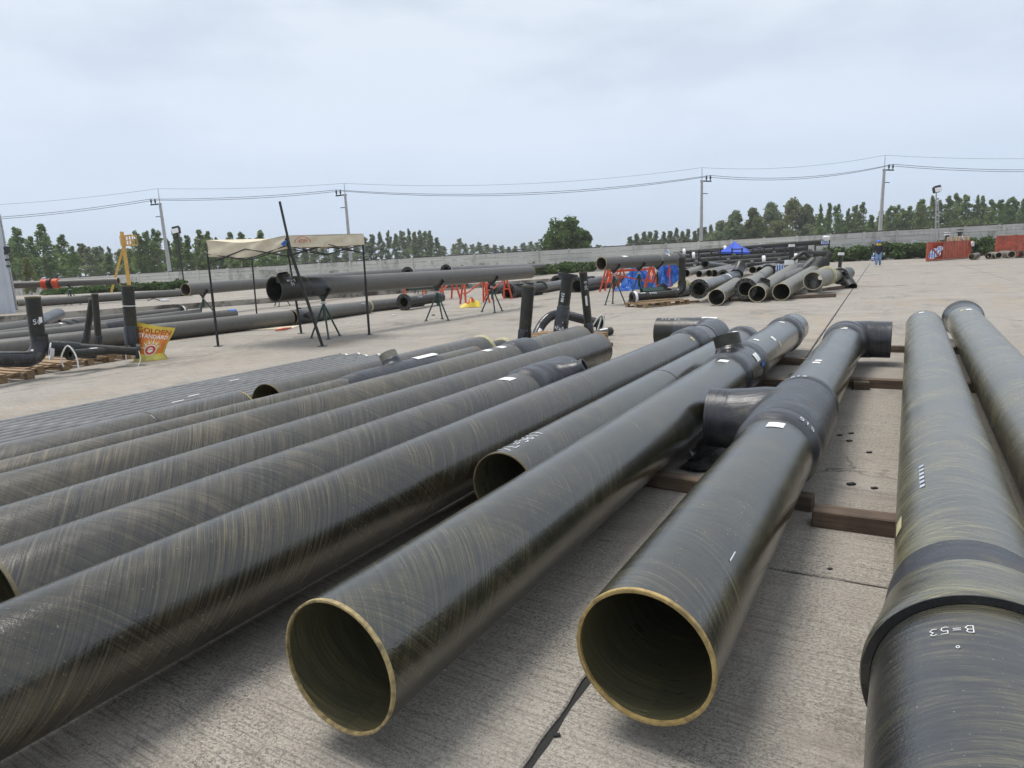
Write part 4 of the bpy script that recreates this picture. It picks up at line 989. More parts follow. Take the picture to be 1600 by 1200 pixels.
def pallet(P, rz, label, l=1.1, w=.9):
    t = thing('pallet', label, 'pallet', P, 'wooden pallets under the pipe pieces'); P = V(P)
    x = V((math.cos(rz), math.sin(rz), 0)); y = V((-x.y, x.x, 0))
    for i in range(5):
        o = -w/2+.06+(w-.12)*i/4; m = MB(); m.box(P+y*o+UP*(.124+R.uniform(0, .004)), x*l/2*R.uniform(.98, 1.0), y*.055, UP*.010, bevel=.003); m.build('deck_board', MT['pallet'], t, smooth=False)
    for i in range(3):
        o = -l/2+.05+(l-.1)*i/2; m = MB(); m.box(P+x*o+UP*.102, x*.05, y*w/2, UP*.011, bevel=.003); m.build('stringer', MT['pallet'], t, smooth=False)
        for j in range(3):
            b = -w/2+.06+(w-.12)*j/2; m = MB(); m.box(P+x*o+y*b+UP*.054, x*.049, y*.058, UP*.036, bevel=.004); m.build('block', MT['pallet'], t, smooth=False)
    for j in range(3):
        b = -w/2+.06+(w-.12)*j/2; m = MB(); m.box(P+y*b+UP*.009, x*l/2, y*.055, UP*.009, bevel=.003); m.build('bottom_board', MT['pallet'], t, smooth=False)
    return t
# ================= left: long pipe on stands in front of the canopy
c = elev('raised_pipe', 'long grey pipe on tripod stands under the cream canopy, black tee at open end', (477, 449), 14.75, (828, 425), 22.4, .205, 'grey')
M_ = c
dA = c.ax
m = MB(); e0 = c.O - dA*.80; MB().tube([e0, e0+dA*.05, e0+dA*.66, e0+dA*.80], [.265, .262, .255, .225], 40, wall=.03, rim='a').build('tee', MT['black'], c.t)
cuff(c, -.08, .45, .014)
ct = Cyl(e0, dA, UP, .258); ct.t = c.t; stub(ct, .30, UP*.9+SD*.1-dA*.25, .07, .12, 'black', wall=.02)
chalk(c.t, ct, 'W02-E', .18, .95, (1, 0), (0, -1), .055, .010); chalk(c.t, ct, '51', .25, 1.3, (1, 0), (0, -1), .06, .010)
hold(c, .05, 'green tripod stand with grey V head nearest the canopy, under the black tee pipe', .9)
hold(c, .48, 'green tripod stand under the middle of the long pipe, left of the yellow sack', 1.4)
hold(c, .76, 'green tripod stand under the right part of the long pipe, right of the yellow sack', .7)
# ================= canopy
Lf, Rf, Bf = G(341, 541), G(577, 523), G(471, 521)
Nf = Lf + Rf - Bf
ch = 1.86
def ctop(px, py, P): return Pd(px, py, P.y)
cl_, cr_, cb_ = ctop(324, 397, Lf), ctop(567, 382, Rf), ctop(449, 388, Bf)
cn_ = ctop(447, 384, Nf)
t = thing('canopy', 'cream cloth pop-up canopy on black legs over the long pipe at the left', 'canopy', Lf)
for (b, tp) in ((Lf, cl_), (Rf, cr_), (Bf, cb_)):
    m = MB(); m.bar(b, b.lerp(tp, .62), .028, 8); m.bar(b.lerp(tp, .55), tp, .022, 8); m.build('leg', MT['steel_k'], t)
    m = MB(); m.box(b+UP*.006, (.07, 0, 0), (0, .07, 0), (0, 0, .005)); m.build('foot_plate', MT['steel_g'], t, smooth=False)
q0 = G(402, 500); q1 = Pd(393, 398, q0.y); m = MB(); m.bar(q0, q1, .025, 8); m.build('leg', MT['steel_k'], t)
# cloth: valances with real folds plus a sagging roof sheet
def valance(P, Q, hP, hQ, sag, seed, outn):
    m = MB(); n = 26; k = 6
    for i in range(n+1):
        f = i/n; top = P.lerp(Q, f) - UP*(sag*math.sin(math.pi*f)**1.2); hh = hP+(hQ-hP)*f
        for j in range(k+1):
            g_ = j/k; w_ = .035*mnoise.noise(V((f*6+seed, g_*2.0, seed)))*(.3+g_) + .015*math.sin(f*17+g_*6+seed)
            m.v.append(top - UP*hh*g_ + outn*w_)
    for i in range(n):
        for j in range(k): q = i*(k+1)+j; m.face((q, q+1, q+k+2, q+k+1))
    return m
tl, tr_, tb, tn = Pd(323, 375, Lf.y), Pd(568, 365, Rf.y), Pd(460, 372, Bf.y), Pd(446, 368, Nf.y)
o1 = V((-.5, -.85, 0)).normalized(); o2 = V((.35, -.93, 0)).normalized()
valance(tl, tn, .34, .24, .09, 1, o1).build('valance', MT['canvas'], t, ang=0)
valance(tn, tr_, .22, .24, .015, 2, o2).build('valance', MT['canvas'], t, ang=0)
valance(tr_, tb, .24, .22, .05, 3, -o1).build('valance', MT['canvas'], t, ang=0)
valance(tb, tl, .22, .34, .06, 4, -o2).build('valance', MT['canvas'], t, ang=0)
m = MB(); n = 14; cc = (tl+tr_+tb+tn)/4
for i in range(n+1):
    for j in range(n+1):
        a, b = i/n, j/n; p = tl.lerp(tn, a).lerp(tb.lerp(tr_, a), b); e = 16*a*(1-a)*b*(1-b)
        m.v.append(p - UP*(.10*e + .03*mnoise.noise(V((a*4, b*4, 5)))*min(1, e*3) + .09*math.sin(math.pi*a)**1.2*(1-b) + .06*math.sin(math.pi*a)*b*.5))
for i in range(n):
    for j in range(n): q = i*(n+1)+j; m.face((q, q+n+1, q+n+2, q+1))
m.build('roof_cloth', MT['canvas'], t, ang=0)
for (P, Q) in ((cl_, cn_), (cn_, cr_), (cr_, cb_), (cb_, cl_)):
    m = MB(); P2, Q2 = P-UP*.03, Q-UP*.03; mid = (P2+Q2)/2
    m.bar(P2+UP*.03, mid-UP*.16, .012, 6); m.bar(P2-UP*.16, mid+UP*.05, .012, 6); m.bar(mid-UP*.16, Q2+UP*.03, .012, 6); m.bar(mid+UP*.05, Q2-UP*.16, .012, 6); m.build('truss_bar', MT['steel_k'], t)
# printed oval mark with lettering on the right valance
def font_mesh(txt, size=1.0, extrude=0.0, bold=0.0):
    cu = bpy.data.curves.new('lettering', 'FONT'); cu.body = txt; cu.size = size; cu.align_x = 'CENTER'; cu.align_y = 'CENTER'; cu.extrude = extrude; cu.resolution_u = 3; cu.offset = bold
    o = bpy.data.objects.new('lettering', cu); COL.objects.link(o); dg = bpy.context.evaluated_depsgraph_get(); dg.update()
    me = bpy.data.meshes.new_from_object(o.evaluated_get(dg)); bpy.data.objects.remove(o); return me
def print_on(parent, me, fn, mat, name='lettering'):
    for v in me.vertices: v.co = fn(v.co.x, v.co.y) - parent_origin(parent)
    me.materials.clear(); me.materials.append(MT[mat]); me.update()
    o = bpy.data.objects.new(name, me); COL.objects.link(o); o.parent = parent; return o
def parent_origin(p):
    o = V((0, 0, 0))
    while p is not None: o = o + V(p.location); p = p.parent
    return o
dv = (tr_-tn); L_ = dv.length; 
def onval(x, y): return tn + dv*(.19 + x/L_) - UP*(.115-y) + o2*.045 + V((0, 0, -.01*math.sin(math.pi*.2)))
print_on(t, font_mesh('4TIM', .11), onval, 'red_print')
m = MB()
for i in range(30):
    a0, a1 = math.pi*i/30, math.pi*(i+1)/30
    f = lambda a, r: onval(math.cos(a)*.22*r, -.03+math.sin(a)*.125*r)
    m.quad(f(a0, .93), f(a0, 1), f(a1, 1), f(a1, .93))
m.build('printed_arc', MT['red_print'], t, smooth=False)
m = MB(); k0_ = Pd(443, 381, Nf.y-.08); m.box(k0_, (.03, 0, .02), (0, .015, 0), (-.02, 0, .025)); m.box(k0_+V((.035, 0, .035)), (.026, 0, .014), (0, .015, 0), (-.012, 0, .02)); tag(m.build('knotted_rag', MT['white_blue'], t), None)
# leaning prop
pf = G(504, 541); pt1 = Pd(447, 372, Nf.y-.05); pt2 = Pd(437, 315, Nf.y+.1)
t = thing('prop_pole', 'grey and black steel pole leaning up past the canopy corner', 'pole', pf)
m = MB(); m.bar(pf, pt1, .030, 10); m.build('lower_tube', MT['alu_d'] if 'alu_d' in MT else MT['steel_k'], t)
m = MB(); m.bar(pt1-(pt1-pf).normalized()*.3, pt2, .024, 8); m.build('upper_tube', MT['steel_k'], t)
m = MB(); m.box(pf+UP*.006, (.08, 0, 0), (0, .06, 0), (0, 0, .006)); m.build('foot_plate', MT['steel_g'], t, smooth=False)
# cardboard and red cloth on the ground
m = MB(); A_, B_ = G(368, 518), G(455, 513)
for i in range(7):
    for j in range(4): p = A_.lerp(B_, i/6) + V((.05, .22*j, 0)); m.v.append(V((p.x, p.y, .012+.05*max(0, mnoise.noise(V((i, j*.9, 3)))))))
for i in range(6):
    for j in range(3): q = i*4+j; m.face((q, q+4, q+5, q+1))
tag(m.build('cardboard_sheet', MT['canvas']), 'flattened pale sheet lying on the concrete beside the canopy legs', 'sheet')
m = MB(); m.tube([G(430, 516, .03), G(442, 514, .05), G(455, 512, .02)], [.02, .035, .015], 6); tag(m.build('red_rag', MT['orange']), 'small red rag on the concrete beside the pale sheet', 'rag')
# ================= left: pipes lying on the ground
GL = 'long grey pipes lying on the concrete at the left'
c = lay('long_pipe', 'long thick grey pipe on the concrete behind the golden sack, with a small side nozzle', (-30, 566), (455, 508), .205, 'grey', GL)
stub(c, (G(463, 490, .2)-c.O).dot(c.ax)-.5, V((.5, -.85, .25)), .06, .075, 'black', wall=.02); chalk(c.t, c, '515', 9.6, .4, (1, 0), (0, -1), .05, .009)
c2 = run('long_pipe', 'long grey yellow-rimmed pipe continuing from the thick one under the raised pipe', c.B+c.ax*.05, V((G(576, 489).x, G(576, 489).y, .205)), .205, 'grey', GL)
cuff(c2, .0, .35, .012); cuff(c2, c2.len-.06, c2.len+.0, .01, 'tape_y', 'tape_ring')
c = lay('long_pipe', 'grey pipe behind the yellow-rimmed one, running right towards the flanged spool', (470, 500), (660, 478), .19, 'grey', GL)
c = lay('long_pipe', 'grey pipe with black stub and blue end label, just behind the thick one', (-20, 541), (368, 497), .15, 'grey', GL)
stub(c, (G(233, 505, .2)-c.O).dot(c.ax), UP, .06, .07, 'flange'); cuff(c, c.len*.40, c.len*.52, .012); paper(c.t, c, c.len-.25, c.len-.02, -.3, .9, 'white_blue')
c = lay('long_pipe', 'grey pipe with plain end, third back from the thick one', (95, 523), (311, 494), .13, 'grey', GL)
c = lay('long_pipe', 'grey pipe with a flared black flange end, furthest back before the stained kerb', (95, 512), (290, 490), .13, 'grey', GL)
flange(c, c.len-.30, .24, .05, bolts=0); cuff(c, c.len-.2, c.len-.1, .05, 'white', 'tape_ring')
c = lay('long_pipe', 'grey pipe ending in two black collars left of the leaning black stub', (-25, 540), (125, 518), .16, 'grey', GL)
cuff(c, c.len-.55, c.len-.30, .05, 'flange', 'collar'); cuff(c, c.len-.22, c.len, .05, 'flange', 'collar'); paper(c.t, c, c.len-.75, c.len-.66, -.3, .6)
c = lay('elbow_pipe', 'grey pipe with dark mitred end lying behind the tall elbow pipe', (-25, 532), (55, 519), .20, 'grey', GL)
m = MB(); d2 = (V((G(93, 503).x, G(93, 503).y, .28)) - c.B); m.tube([c.B-c.ax*.3, c.B, c.B+d2*.3, c.B+d2], [.205, .215, .215, .215], 28, wall=.015, rim='b'); m.build('mitre_elbow', MT['resin'], c.t)
# ================= on the raised slab
GP = 'pipes on and above the raised slab at the left'
c = lay('slab_pipe', 'long grey pipe lying on the raised slab before the creeper bank', (45, 480), (300, 462), .19, 'grey', GP, z0=PZ, gap=.05)
c = lay('slab_pipe', 'ochre-ended short pipe beside the grey shed on the raised slab', (36, 478), (95, 473), .17, 'tan', GP, z0=PZ, gap=.03)
c = lay('slab_pipe', 'dark-mouthed short pipe nearest the grey shed on the raised slab', (25, 479), (80, 474), .17, 'tan', GP, z0=PZ, gap=.03)
c = elev('raised_pipe', 'slim dark pipe held up on a stand above the slab, with two orange couplings', (-10, 447), 33, (185, 439), 33.5, .165, 'grey', GP)
cuff(c, c.len*.38, c.len*.38+.35, .07, 'orange', 'coupling'); cuff(c, c.len*.47, c.len*.47+.32, .07, 'orange', 'coupling'); cuff(c, c.len*.435, c.len*.435+.18, .10, 'flange', 'clamp')
hold(c, .60, 'dark stand under the pipe with orange couplings', .2, PZ); hold(c, .05, 'dark stand under the left end of the pipe with orange couplings beside the shed', .4, PZ)
c = elev('raised_pipe', 'dark grey pipe with wide open left end on a stand, passing behind the canopy', (290, 452.5), 24, (640, 424), 40, .215, 'grey', GP)
hold(c, .045, 'green stand under the wide open pipe end left of the canopy', .3)
hold(c, .30, 'green stand behind the leaning pole under the second raised pipe', .6); hold(c, .62, 'green stand under the second raised pipe at the right of the canopy leg', .9)
for (px, py, dd, qx, qy, d2, l_) in ((637, 427, 33, 800, 417, 60, 'far raised pipe whose dark flanged mouth peeks over the long pipe, left one'), (697, 422, 37, 850, 415, 60, 'far raised pipe whose dark flanged mouth peeks over the long pipe, right one')):
    c = elev('raised_pipe', l_, (px, py), dd, (qx, qy), d2, .2, 'grey', GP); flange(c, -.02, .31, .06, bolts=0); cuff(c, .06, .12, .10, 'white', 'tape_ring'); hold(c, .06, 'green stand under the ' + ('left' if px < 660 else 'right') + ' far flanged pipe', .4)
# loose cable and meter on the slab
m = MB(); m.box(G(258, 471, PZ)+UP*.06, (.16, 0, 0), (0, .12, 0), (0, 0, .06), bevel=.02); tag(m.build('meter_box', MT['white']), 'small white box on the raised slab near the kerb', 'box')
m = MB(); m.tube([G(228, 463, PZ+.01), G(231, 470, PZ+.01), G(240, 466, PZ+.05), G(250, 470, PZ+.01)], .02, 6); tag(m.build('loose_cable', MT['cable']), 'dark cable looped on the raised slab beside the small white box', 'cable')
# yellow mast with cage
yb = G(204, 460, PZ); yt = Pd(190, 362, yb.y); 
t = thing('yellow_mast', 'yellow steel mast with a braced leg and a small cage near its top', 'mast', yb)
m = MB(); m.beam(yb, yt, .17, .17); m.build('post', MT['mast'], t, smooth=False)
y2 = Pd(174, 456, yb.y-.3); y3 = Pd(192.5, 386, yb.y); m = MB(); m.beam(y2, y3, .12, .12); m.build('brace', MT['mast'], t, smooth=False)
cg0, cg1 = Pd(193, 384, yb.y), Pd(211, 382, yb.y); cz = Pd(193, 369, yb.y).z - cg0.z
m = MB(); m.box((cg0+cg1)/2, (cg1-cg0)/2, (0, .3, 0), (0, 0, .03)); m.build('platform', MT['mast'], t, smooth=False)
m = MB()
for f in (0, .25, .5, .75, 1):
    for y_ in (-.3, .3): p = cg0.lerp(cg1, f)+V((0, y_, 0)); m.beam(p, p+UP*cz, .035, .035)
for y_ in (-.3, .3): m.beam(cg0+V((0, y_, cz)), cg1+V((0, y_, cz)), .05, .05); m.beam(cg0+V((0, y_, cz*.5)), cg1+V((0, y_, cz*.5)), .03, .03)
m.build('cage_rail', MT['mast'], t, smooth=False)
# ================= grey shed at the left edge
sc_ = G(24, 498); sc_.z = 0
t = thing('metal_shed', 'pale grey corrugated metal shed corner at the left edge', 'shed', sc_)
MT['shed'] = plain('grey_sheet_metal', (.50, .52, .56), .5, var=.08, scale=1)
dl = V((-1, -.10, 0)).normalized(); db = V((sc_.x*1.02, sc_.y, 0)).normalized()
for (d, ln, nm) in ((dl, 7, 'front_cladding'), (db, 4.5, 'side_cladding')):
    m = MB(); k = int(ln/.11)
    nn = V((d.y, -d.x, 0)) if nm == 'front_cladding' else V((d.y, -d.x, 0))
    for i in range(k+1):
        q = sc_ + d*(ln*i/k) + nn*(.018 if (i//1) % 2 else -.018); m.v += [q+UP*.12, q+UP*3.9]
    for i in range(k): q = 2*i; m.face((q, q+2, q+3, q+1))
    m.build(nm, MT['shed'], t, smooth=False)
m = MB(); m.beam(sc_+UP*.1, sc_+UP*3.95, .09, .09); m.build('corner_trim', MT['shed'], t, smooth=False)
m = MB(); p4 = [sc_+UP*3.92, sc_+dl*7.1+UP*3.92, sc_+dl*7.1+db*4.6+UP*4.3, sc_+db*4.6+UP*4.3]; m.quad(*p4); m.build('roof', MT['shed'], t, smooth=False)
m = MB(); m.box(sc_+dl*3.5+db*.05+UP*.06, dl*3.5, db*.08, UP*.06); m.build('base_rail', MT['steel_k'], t, smooth=False)
m = MB()
for z_ in (2.6, 2.35, 2.1): m.box(sc_+V((.10, -.02, z_)), (.05, 0, 0), (0, .05, 0), (0, 0, .04))
m.box(sc_+V((.16, 0, 2.75)), (.09, 0, 0), (0, .06, 0), (0, 0, .13), bevel=.02); m.build('cable_box', MT['steel_k'], t, smooth=False)['kind'] = 'stuff'
lp = G(28, 492); m = MB(); m.bar(lp, Pd(-1, 335, lp.y), .05, 8); t = tag(m.build('service_pole', MT['alu']), 'thin grey service pole standing against the metal shed corner', 'pole')
# ================= left pallet group with upright pipe pieces
rz0 = math.atan2(SD.y, SD.x)
for (px, py, l_, ro) in ((38, 576, 'pallet nearest the left edge carrying the tall elbow pipe', .0), (112, 563, 'pallet under the white flange and the strapped small flange', .08), (176, 553, 'pallet under the tallest upright stub left of the golden sack', -.05), (-28, 590, 'pallet at the left frame edge under the elbow tail', .05)):
    g_ = G(px, py+6); pallet((g_.x, g_.y, 0), rz0+ro, l_, 1.15 if px > 0 else 1.3)
GU = 'upright black pipe pieces on the left pallets'
def upright(label, px, top, pxb, base, r, z0, mat='black', group=GU, D=None, low=.0, name='upright_pipe'):
    b = G(pxb, base, z0); D = D or b.y; T = Pd(px, top, b.y)
    c = run(name, label, b, T, r, mat, group, 32, .014, 'edge' if low >= 0 else 'edge')
    if low: m = MB(); a = (T-b); m.tube([b+a*0, b+a*(low-.03), b+a*low], [r*1.13, r*1.13, r*1.0], 32); m.build('joint_wrap', MT['resin_blk'], c.t)
    return c
# tall elbow
eb0 = Pd(63, 540, 10.9); et = Pd(51, 464, 10.9)
c = run('elbow_pipe', 'black elbow pipe, tall upright arm with white chalk marks and tail running out left', Pd(60, 533, 10.9), et, .108, 'black', GU, 36, .014)
up_ = c.ax; le = (Pd(0, 569, 10.3)-Pd(40, 569, 10.7)).normalized()
cor = Pd(62, 533, 10.9)
pth = [cor+up_*.10, cor] + [cor - up_*.30*math.sin(a) + le*.30*(1-math.cos(a)) for a in [i*math.pi/2/8 for i in range(1, 9)]] + [cor - up_*.30 + le*.9, cor - up_*.30 + le*1.7]
m = MB(); m.tube(pth, [.122]*2+[.126]*8+[.118, .116], 36, wall=.015, rim='b'); m.build('elbow', MT['resin_blk'], c.t)
chalk(c.t, c, '50', .28, .3, (0, 1), (1, 0), .07, .011); paper(c.t, c, .30, .39, 1.0, 1.5)
c = upright('leaning black stub, longer tilted one crossing behind its straight neighbour', 144, 467, 133, 540, .062, .14, low=.3)
c = upright('straight slim black stub with dark wrap at its foot, right of the tilted one', 148, 459, 155, 542, .062, .14, low=.22)
c = upright('tallest black upright stub with a white strap round it, left of the golden sack', 199, 446, 208, 553, .105, .14, low=.42)
cuff(c, c.len*.70, c.len*.715, .006, 'strap', 'strap')
GF = 'flanged black pipe pieces lying on the left pallets'
c = run('flanged_pipe', 'slim black pipe lying across the pallets with a black flange at its right end', Pd(86, 541, 11.3), Pd(214, 549, 11.9), .075, 'black', GF, 28)
c.O = c.O; flange(c, c.len-.02, .135, .06, bolts=0); m = MB(); m.tube([c.O-c.ax*.05, c.O+c.ax*.28, c.O+c.ax*.36], [.092, .092, .076], 28); m.build('joint_wrap', MT['resin_blk'], c.t)
m = MB(); f_ = c.B; m.tube(smooth_path([f_+V((-.14, -.12, .0)), f_+V((-.13, -.14, -.12)), f_+V((-.15, -.18, -.22))]), .008, 5); m.tube(smooth_path([f_+V((.10, -.12, .02)), f_+V((.12, -.14, -.12)), f_+V((.08, -.18, -.24))]), .008, 5); m.build('strap_end', MT['strap'], c.t)
c = run('flanged_pipe', 'short black pipe piece with white painted flange facing left behind the tall elbow', Pd(80, 549, 11.3), Pd(150, 553, 11.7), .085, 'black', GF, 28); flange(c, -.02, .145, .05, 'white', 0)
c = run('flanged_pipe', 'black pipe piece whose small flange is tied with a white strap', Pd(110, 553, 11.0), Pd(200, 546, 12.1), .07, 'black', GF, 28); flange(c, -.03, .105, .06, bolts=0)
f_ = c.O; m = MB(); m.tube(smooth_path([f_+V((-.11, -.05, -.20)), f_+V((-.12, -.06, -.05)), f_+V((0, -.04, .14)), f_+V((.12, -.06, -.02)), f_+V((.16, -.1, -.24))]), .012, 6); m.build('strap', MT['strap'], c.t); paper(c.t, c, .35, .5, -.4, .5)
# ================= sack with print
sb_ = G(238, 562); pxm = F/sb_.y
MT['sack_y'] = plain('yellow_sack', (.68, .50, .05), .45, var=.12, scale=6, bump=.25)
MT['sack_o'] = plain('orange_print', (.68, .19, .02), .45, var=.1, scale=6)
MT['sack_w'] = plain('white_print', (.75, .70, .60), .5, var=.05); MT['sack_r'] = plain('red_sack_print', (.50, .04, .02), .5)
MT['sack_p'] = plain('pale_sack_base', (.50, .44, .10), .5, var=.25, scale=10, bump=.3)
t = thing('plastic_sack', 'printed golden plastic sack standing half full beside the pallets', 'sack', sb_)
SW, SH = .50, .62
sx = V((.97, .24, 0)).normalized(); sn = V((sx.y, -sx.x, 0))
def sackp(u, v, back=False, off=0.0):       # u -1..1, v 0..1
    wd = SW/2*(1.0 - .22*math.sin(math.pi*min(1, v*1.0))*(1-v) + .12*v) * (1 if v > .12 else 1.15-.5*v/.4*.3)
    cx = (.17+.06*u)*max(0, v-.12)
    fat = (.17*(1-v)**1.3 + .012)*math.sqrt(max(0, 1-u*u*.98))
    fold = .016*mnoise.noise(V((u*2.2, v*3, 4 if back else 1)))
    p = sb_ + sx*(u*wd + cx - .03) + UP*(v*SH*(1-.13*u*min(1, v*1.4)+.03*u*u) + .0) + sn*((-fat if back else fat)+fold*(1 if not back else -1) + (-.06*v)) + sn*off
    return p
for nm, back in (('front', False), ('back', True)):
    m = MB(); nu, nv = 18, 22
    for i in range(nu+1):
        for j in range(nv+1): m.v.append(sackp(-1+2*i/nu, j/nv, back))
    for i in range(nu):
        for j in range(nv): q = i*(nv+1)+j; f = (q, q+nv+1, q+nv+2, q+1); m.face(f if not back else f[::-1])
    m.build(nm, MT['sack_y'], t, ang=0)
def spatch(fn, nu, nv, mat, name, off=.004):
    m = MB()
    for i in range(nu+1):
        for j in range(nv+1):
            u, v = fn(i/nu, j/nv); m.v.append(sackp(u, v, False, off))
    for i in range(nu):
        for j in range(nv): q = i*(nv+1)+j; m.face((q, q+nv+1, q+nv+2, q+1))
    return m.build(name, MT[mat], t, ang=0)
spatch(lambda a, b: (-.93+1.86*a, .20+.57*b), 14, 10, 'sack_o', 'orange_field')
spatch(lambda a, b: (-.96+1.92*a, .015+.13*b), 14, 4, 'sack_p', 'base_field')
for i in range(12):
    an = math.radians(10+i*14.5)
    spatch(lambda a, b: ((.05+math.cos(an)*(.42+.28*b)+(.05*(1-b)+.01)*(a-.5)*2*math.sin(an)), .33+math.sin(an)*(.165+.13*b)-(.02*(1-b)+.004)*(a-.5)*2*math.cos(an)), 2, 3, 'sack_w' if i % 2 else 'sack_y', 'sun_ray', .007)
for rr_, mt_, of in ((.44, 'sack_w', .008), (.36, 'sack_r', .011), (.20, 'sack_w', .014)):
    spatch(lambda a, b: (.05+rr_*b*math.cos(2*math.pi*a), .31+rr_*.36*b*math.sin(2*math.pi*a)), 20, 3, mt_, 'sun_emblem', of)
spatch(lambda a, b: (-.15+.4*a, .30+.02*b+.03*math.sin(a*3)), 8, 2, 'sack_r', 'emblem_wave', .017)
print_on(t, font_mesh('GOLDEN', .52, bold=.012), lambda x, y: sackp(.02+x*.84, .835+y*.36, False, .006), 'sack_r')
print_on(t, font_mesh('STANDARD', .40, bold=.010), lambda x, y: sackp(.03+x*.80, .68+y*.40, False, .009), 'sack_w')
# second sack lying flat at the red trestles
sb2 = G(735, 480); t = thing('plastic_sack', 'flat yellow and red sack lying between the tripod stands', 'sack', sb2)
cs = MB(); nu, nv = 16, 8
for i in range(nu+1):
    for j in range(nv+1):
        u, v = -1+2*i/nu, -1+2*j/nv; e = max(0, 1-u*u)*max(0, 1-v*v); cs.v.append(sb2 + V((u*.36, v*.24, .01 + .22*e**.5*(1+1.1*mnoise.noise(V((u*2.6, v*2.6, 3))))*(1.0 if u > -.2 else .6))))
for i in range(nu):
    for j in range(nv): q = i*(nv+1)+j; cs.face((q, q+nv+1, q+nv+2, q+1))
cs.build('body', MT['sack_y'], t, ang=0)
m = MB()
for i in range(5, 12):
    for j in range(1, 7):
        if (i+j) % 3: q = [cs.v[a*(nv+1)+b]+UP*.008+V((0, -.004, 0)) for a, b in ((i, j), (i+1, j), (i+1, j+1), (i, j+1))]; m.quad(*q)
m.build('printed_patch', MT['orange'], t, ang=0)
# ================= flanged spool and trestles under the long pipe
c = run('flanged_pipe', 'black spool with a wide flange facing us, lying under the long raised pipe', V((G(632, 485).x, G(632, 485).y, .27)), V((G(690, 476).x, G(690, 476).y, .27)), .17, 'black', 'flanged spools on the yard', 32)
flange(c, -.02, .285, .07); cuff(c, c.len-.4, c.len-.15, .02, 'flange'); chalk(c.t, c, 'E-21', .75, .9, (1, 0), (0, -1), .07, .012)
for px, py, rz_, l_ in ((742, 474, .5, 'orange trestle beside the yellow and red sack'), (700, 468, .9, 'orange trestle left behind the middle tripod stand'), (779, 468, .7, 'orange trestle at the right end under the long raised pipe'), (648, 462, .4, 'orange trestle behind the flanged spool')):
    trestle(G(px, py), rz_, l_, 1.0, .92, .5)
c = elev('raised_pipe', 'thin green pipe lying across the trestles behind the long raised pipe', (636, 452), 27, (730, 445), 30, .07, 'steel_g', None, edge='flange')
# ================= row of black tees and flanged pipes beyond, in front of the hedge
GR = 'black flanged pipes lying in front of the hedge'
for (a, b, r, fl, l_, stubs) in (((795, 466), (845, 460), .24, 0, 'black flanged tee pipe with two humps nearest the orange trestle', 2), ((845, 458), (900, 448), .22, 0, 'grey black-wrapped pipe behind the upright open stub', 0), ((768, 460), (800, 455), .22, 0, 'black flanged pipe end behind the orange trestle legs', 0), ((903, 457), (960, 447), .26, 1, 'wide flanged black pipe behind the flange-topped upright', 0), ((915, 448), (985, 438), .22, 0, 'grey pipe with rounded end behind the slim upright', 1), ((870, 448), (900, 444), .24, 0, 'black pipe end left of the flange-topped upright', 0), ((980, 449), (1040, 441), .22, 0, 'grey pipe behind the blue tarpaulin at its left', 0)):
    c = lay('flanged_pipe', l_, a, b, r, 'grey' if 'grey' in l_ else 'black', GR, seg=28)
    flange(c, -.02, r*1.45, .09, bolts=10)
    cuff(c, c.len*.5, c.len*.7, .02)
    for q in range(stubs): stub(c, .7+.75*q, UP, .05, .15, 'black', rim_out=.05)
# ================= middle pallet with upright pieces
GM = 'upright black pipe pieces in the middle'
pallet(G(880, 534), rz0, 'pallet hidden behind the grey pipe ends under the middle uprights', 1.4, 1.0)
c = run('upright_pipe', 'open-topped black upright stub, leftmost of the middle group', G(819, 531, .10), Pd(826, 447, G(819, 531, .1).y), .112, 'black', GM, 36, .010); m = MB(); m.tube([c.O, c.O+c.ax*.16, c.O+c.ax*.20], [.124, .124, .113], 32); m.build('joint_wrap', MT['resin_blk'], c.t)
b_ = G(874, 529, .12); tp = Pd(887, 431, b_.y)
c = run('upright_pipe', 'black upright stub topped with a wide flange, chalk-marked Ba54, centre of the middle group', b_, tp, .105, 'black', GM, 36, .012)
m = MB(); m.tube([c.O, c.O+c.ax*.33, c.O+c.ax*.36], [.128, .128, .118], 36); m.build('joint_wrap', MT['resin_blk'], c.t)
m = MB(); m.tube([c.O+c.ax*.33, c.O+c.ax*.56, c.O+c.ax*.60], [.117, .117, .106], 36); m.build('upper_wrap', MT['resin'], c.t)
flange(c, c.len-.03, .178, .07, bolts=12)
fc = Cyl(c.O, c.ax, V((-.15, -1, 0)), .128); chalk(c.t, fc, 'Ba54', .17, .40, (0, -1), (1, 0), .055, .008); chalk(c.t, fc, '*', .28, .3, (0, -1), (1, 0), .04, .012)
fc2 = Cyl(c.O, c.ax, V((-.15, -1, 0)), .106); chalk(c.t, fc2, 'W045', .66, -.55, (1, 0), (0, 1), .05, .009)
b_ = G(921, 524, .10); c = run('upright_pipe', 'slim black upright stub with a white paper label, right of the flange-topped one', b_, Pd(911, 425, b_.y), .075, 'black', GM, 32, .010)
m = MB(); m.tube([c.O, c.O+c.ax*.20, c.O+c.ax*.24], [.09, .09, .076], 28); m.build('joint_wrap', MT['resin_blk'], c.t)
fc = Cyl(c.O, c.ax, V((0, -1, 0)), .075); paper(c.t, fc, .56, .74, -.25, .25); chalk(c.t, fc, '30-D', .85, -.1, (1, 0), (0, 1), .05, .008)
dd = 13.6
pth = [Pd(836, 528, dd-.2), Pd(842, 515, dd), Pd(850, 503, dd+.1), Pd(861, 494, dd+.2), Pd(876, 491, dd+.3), Pd(900, 496, dd+.2), Pd(938, 506, dd)]
sm = []
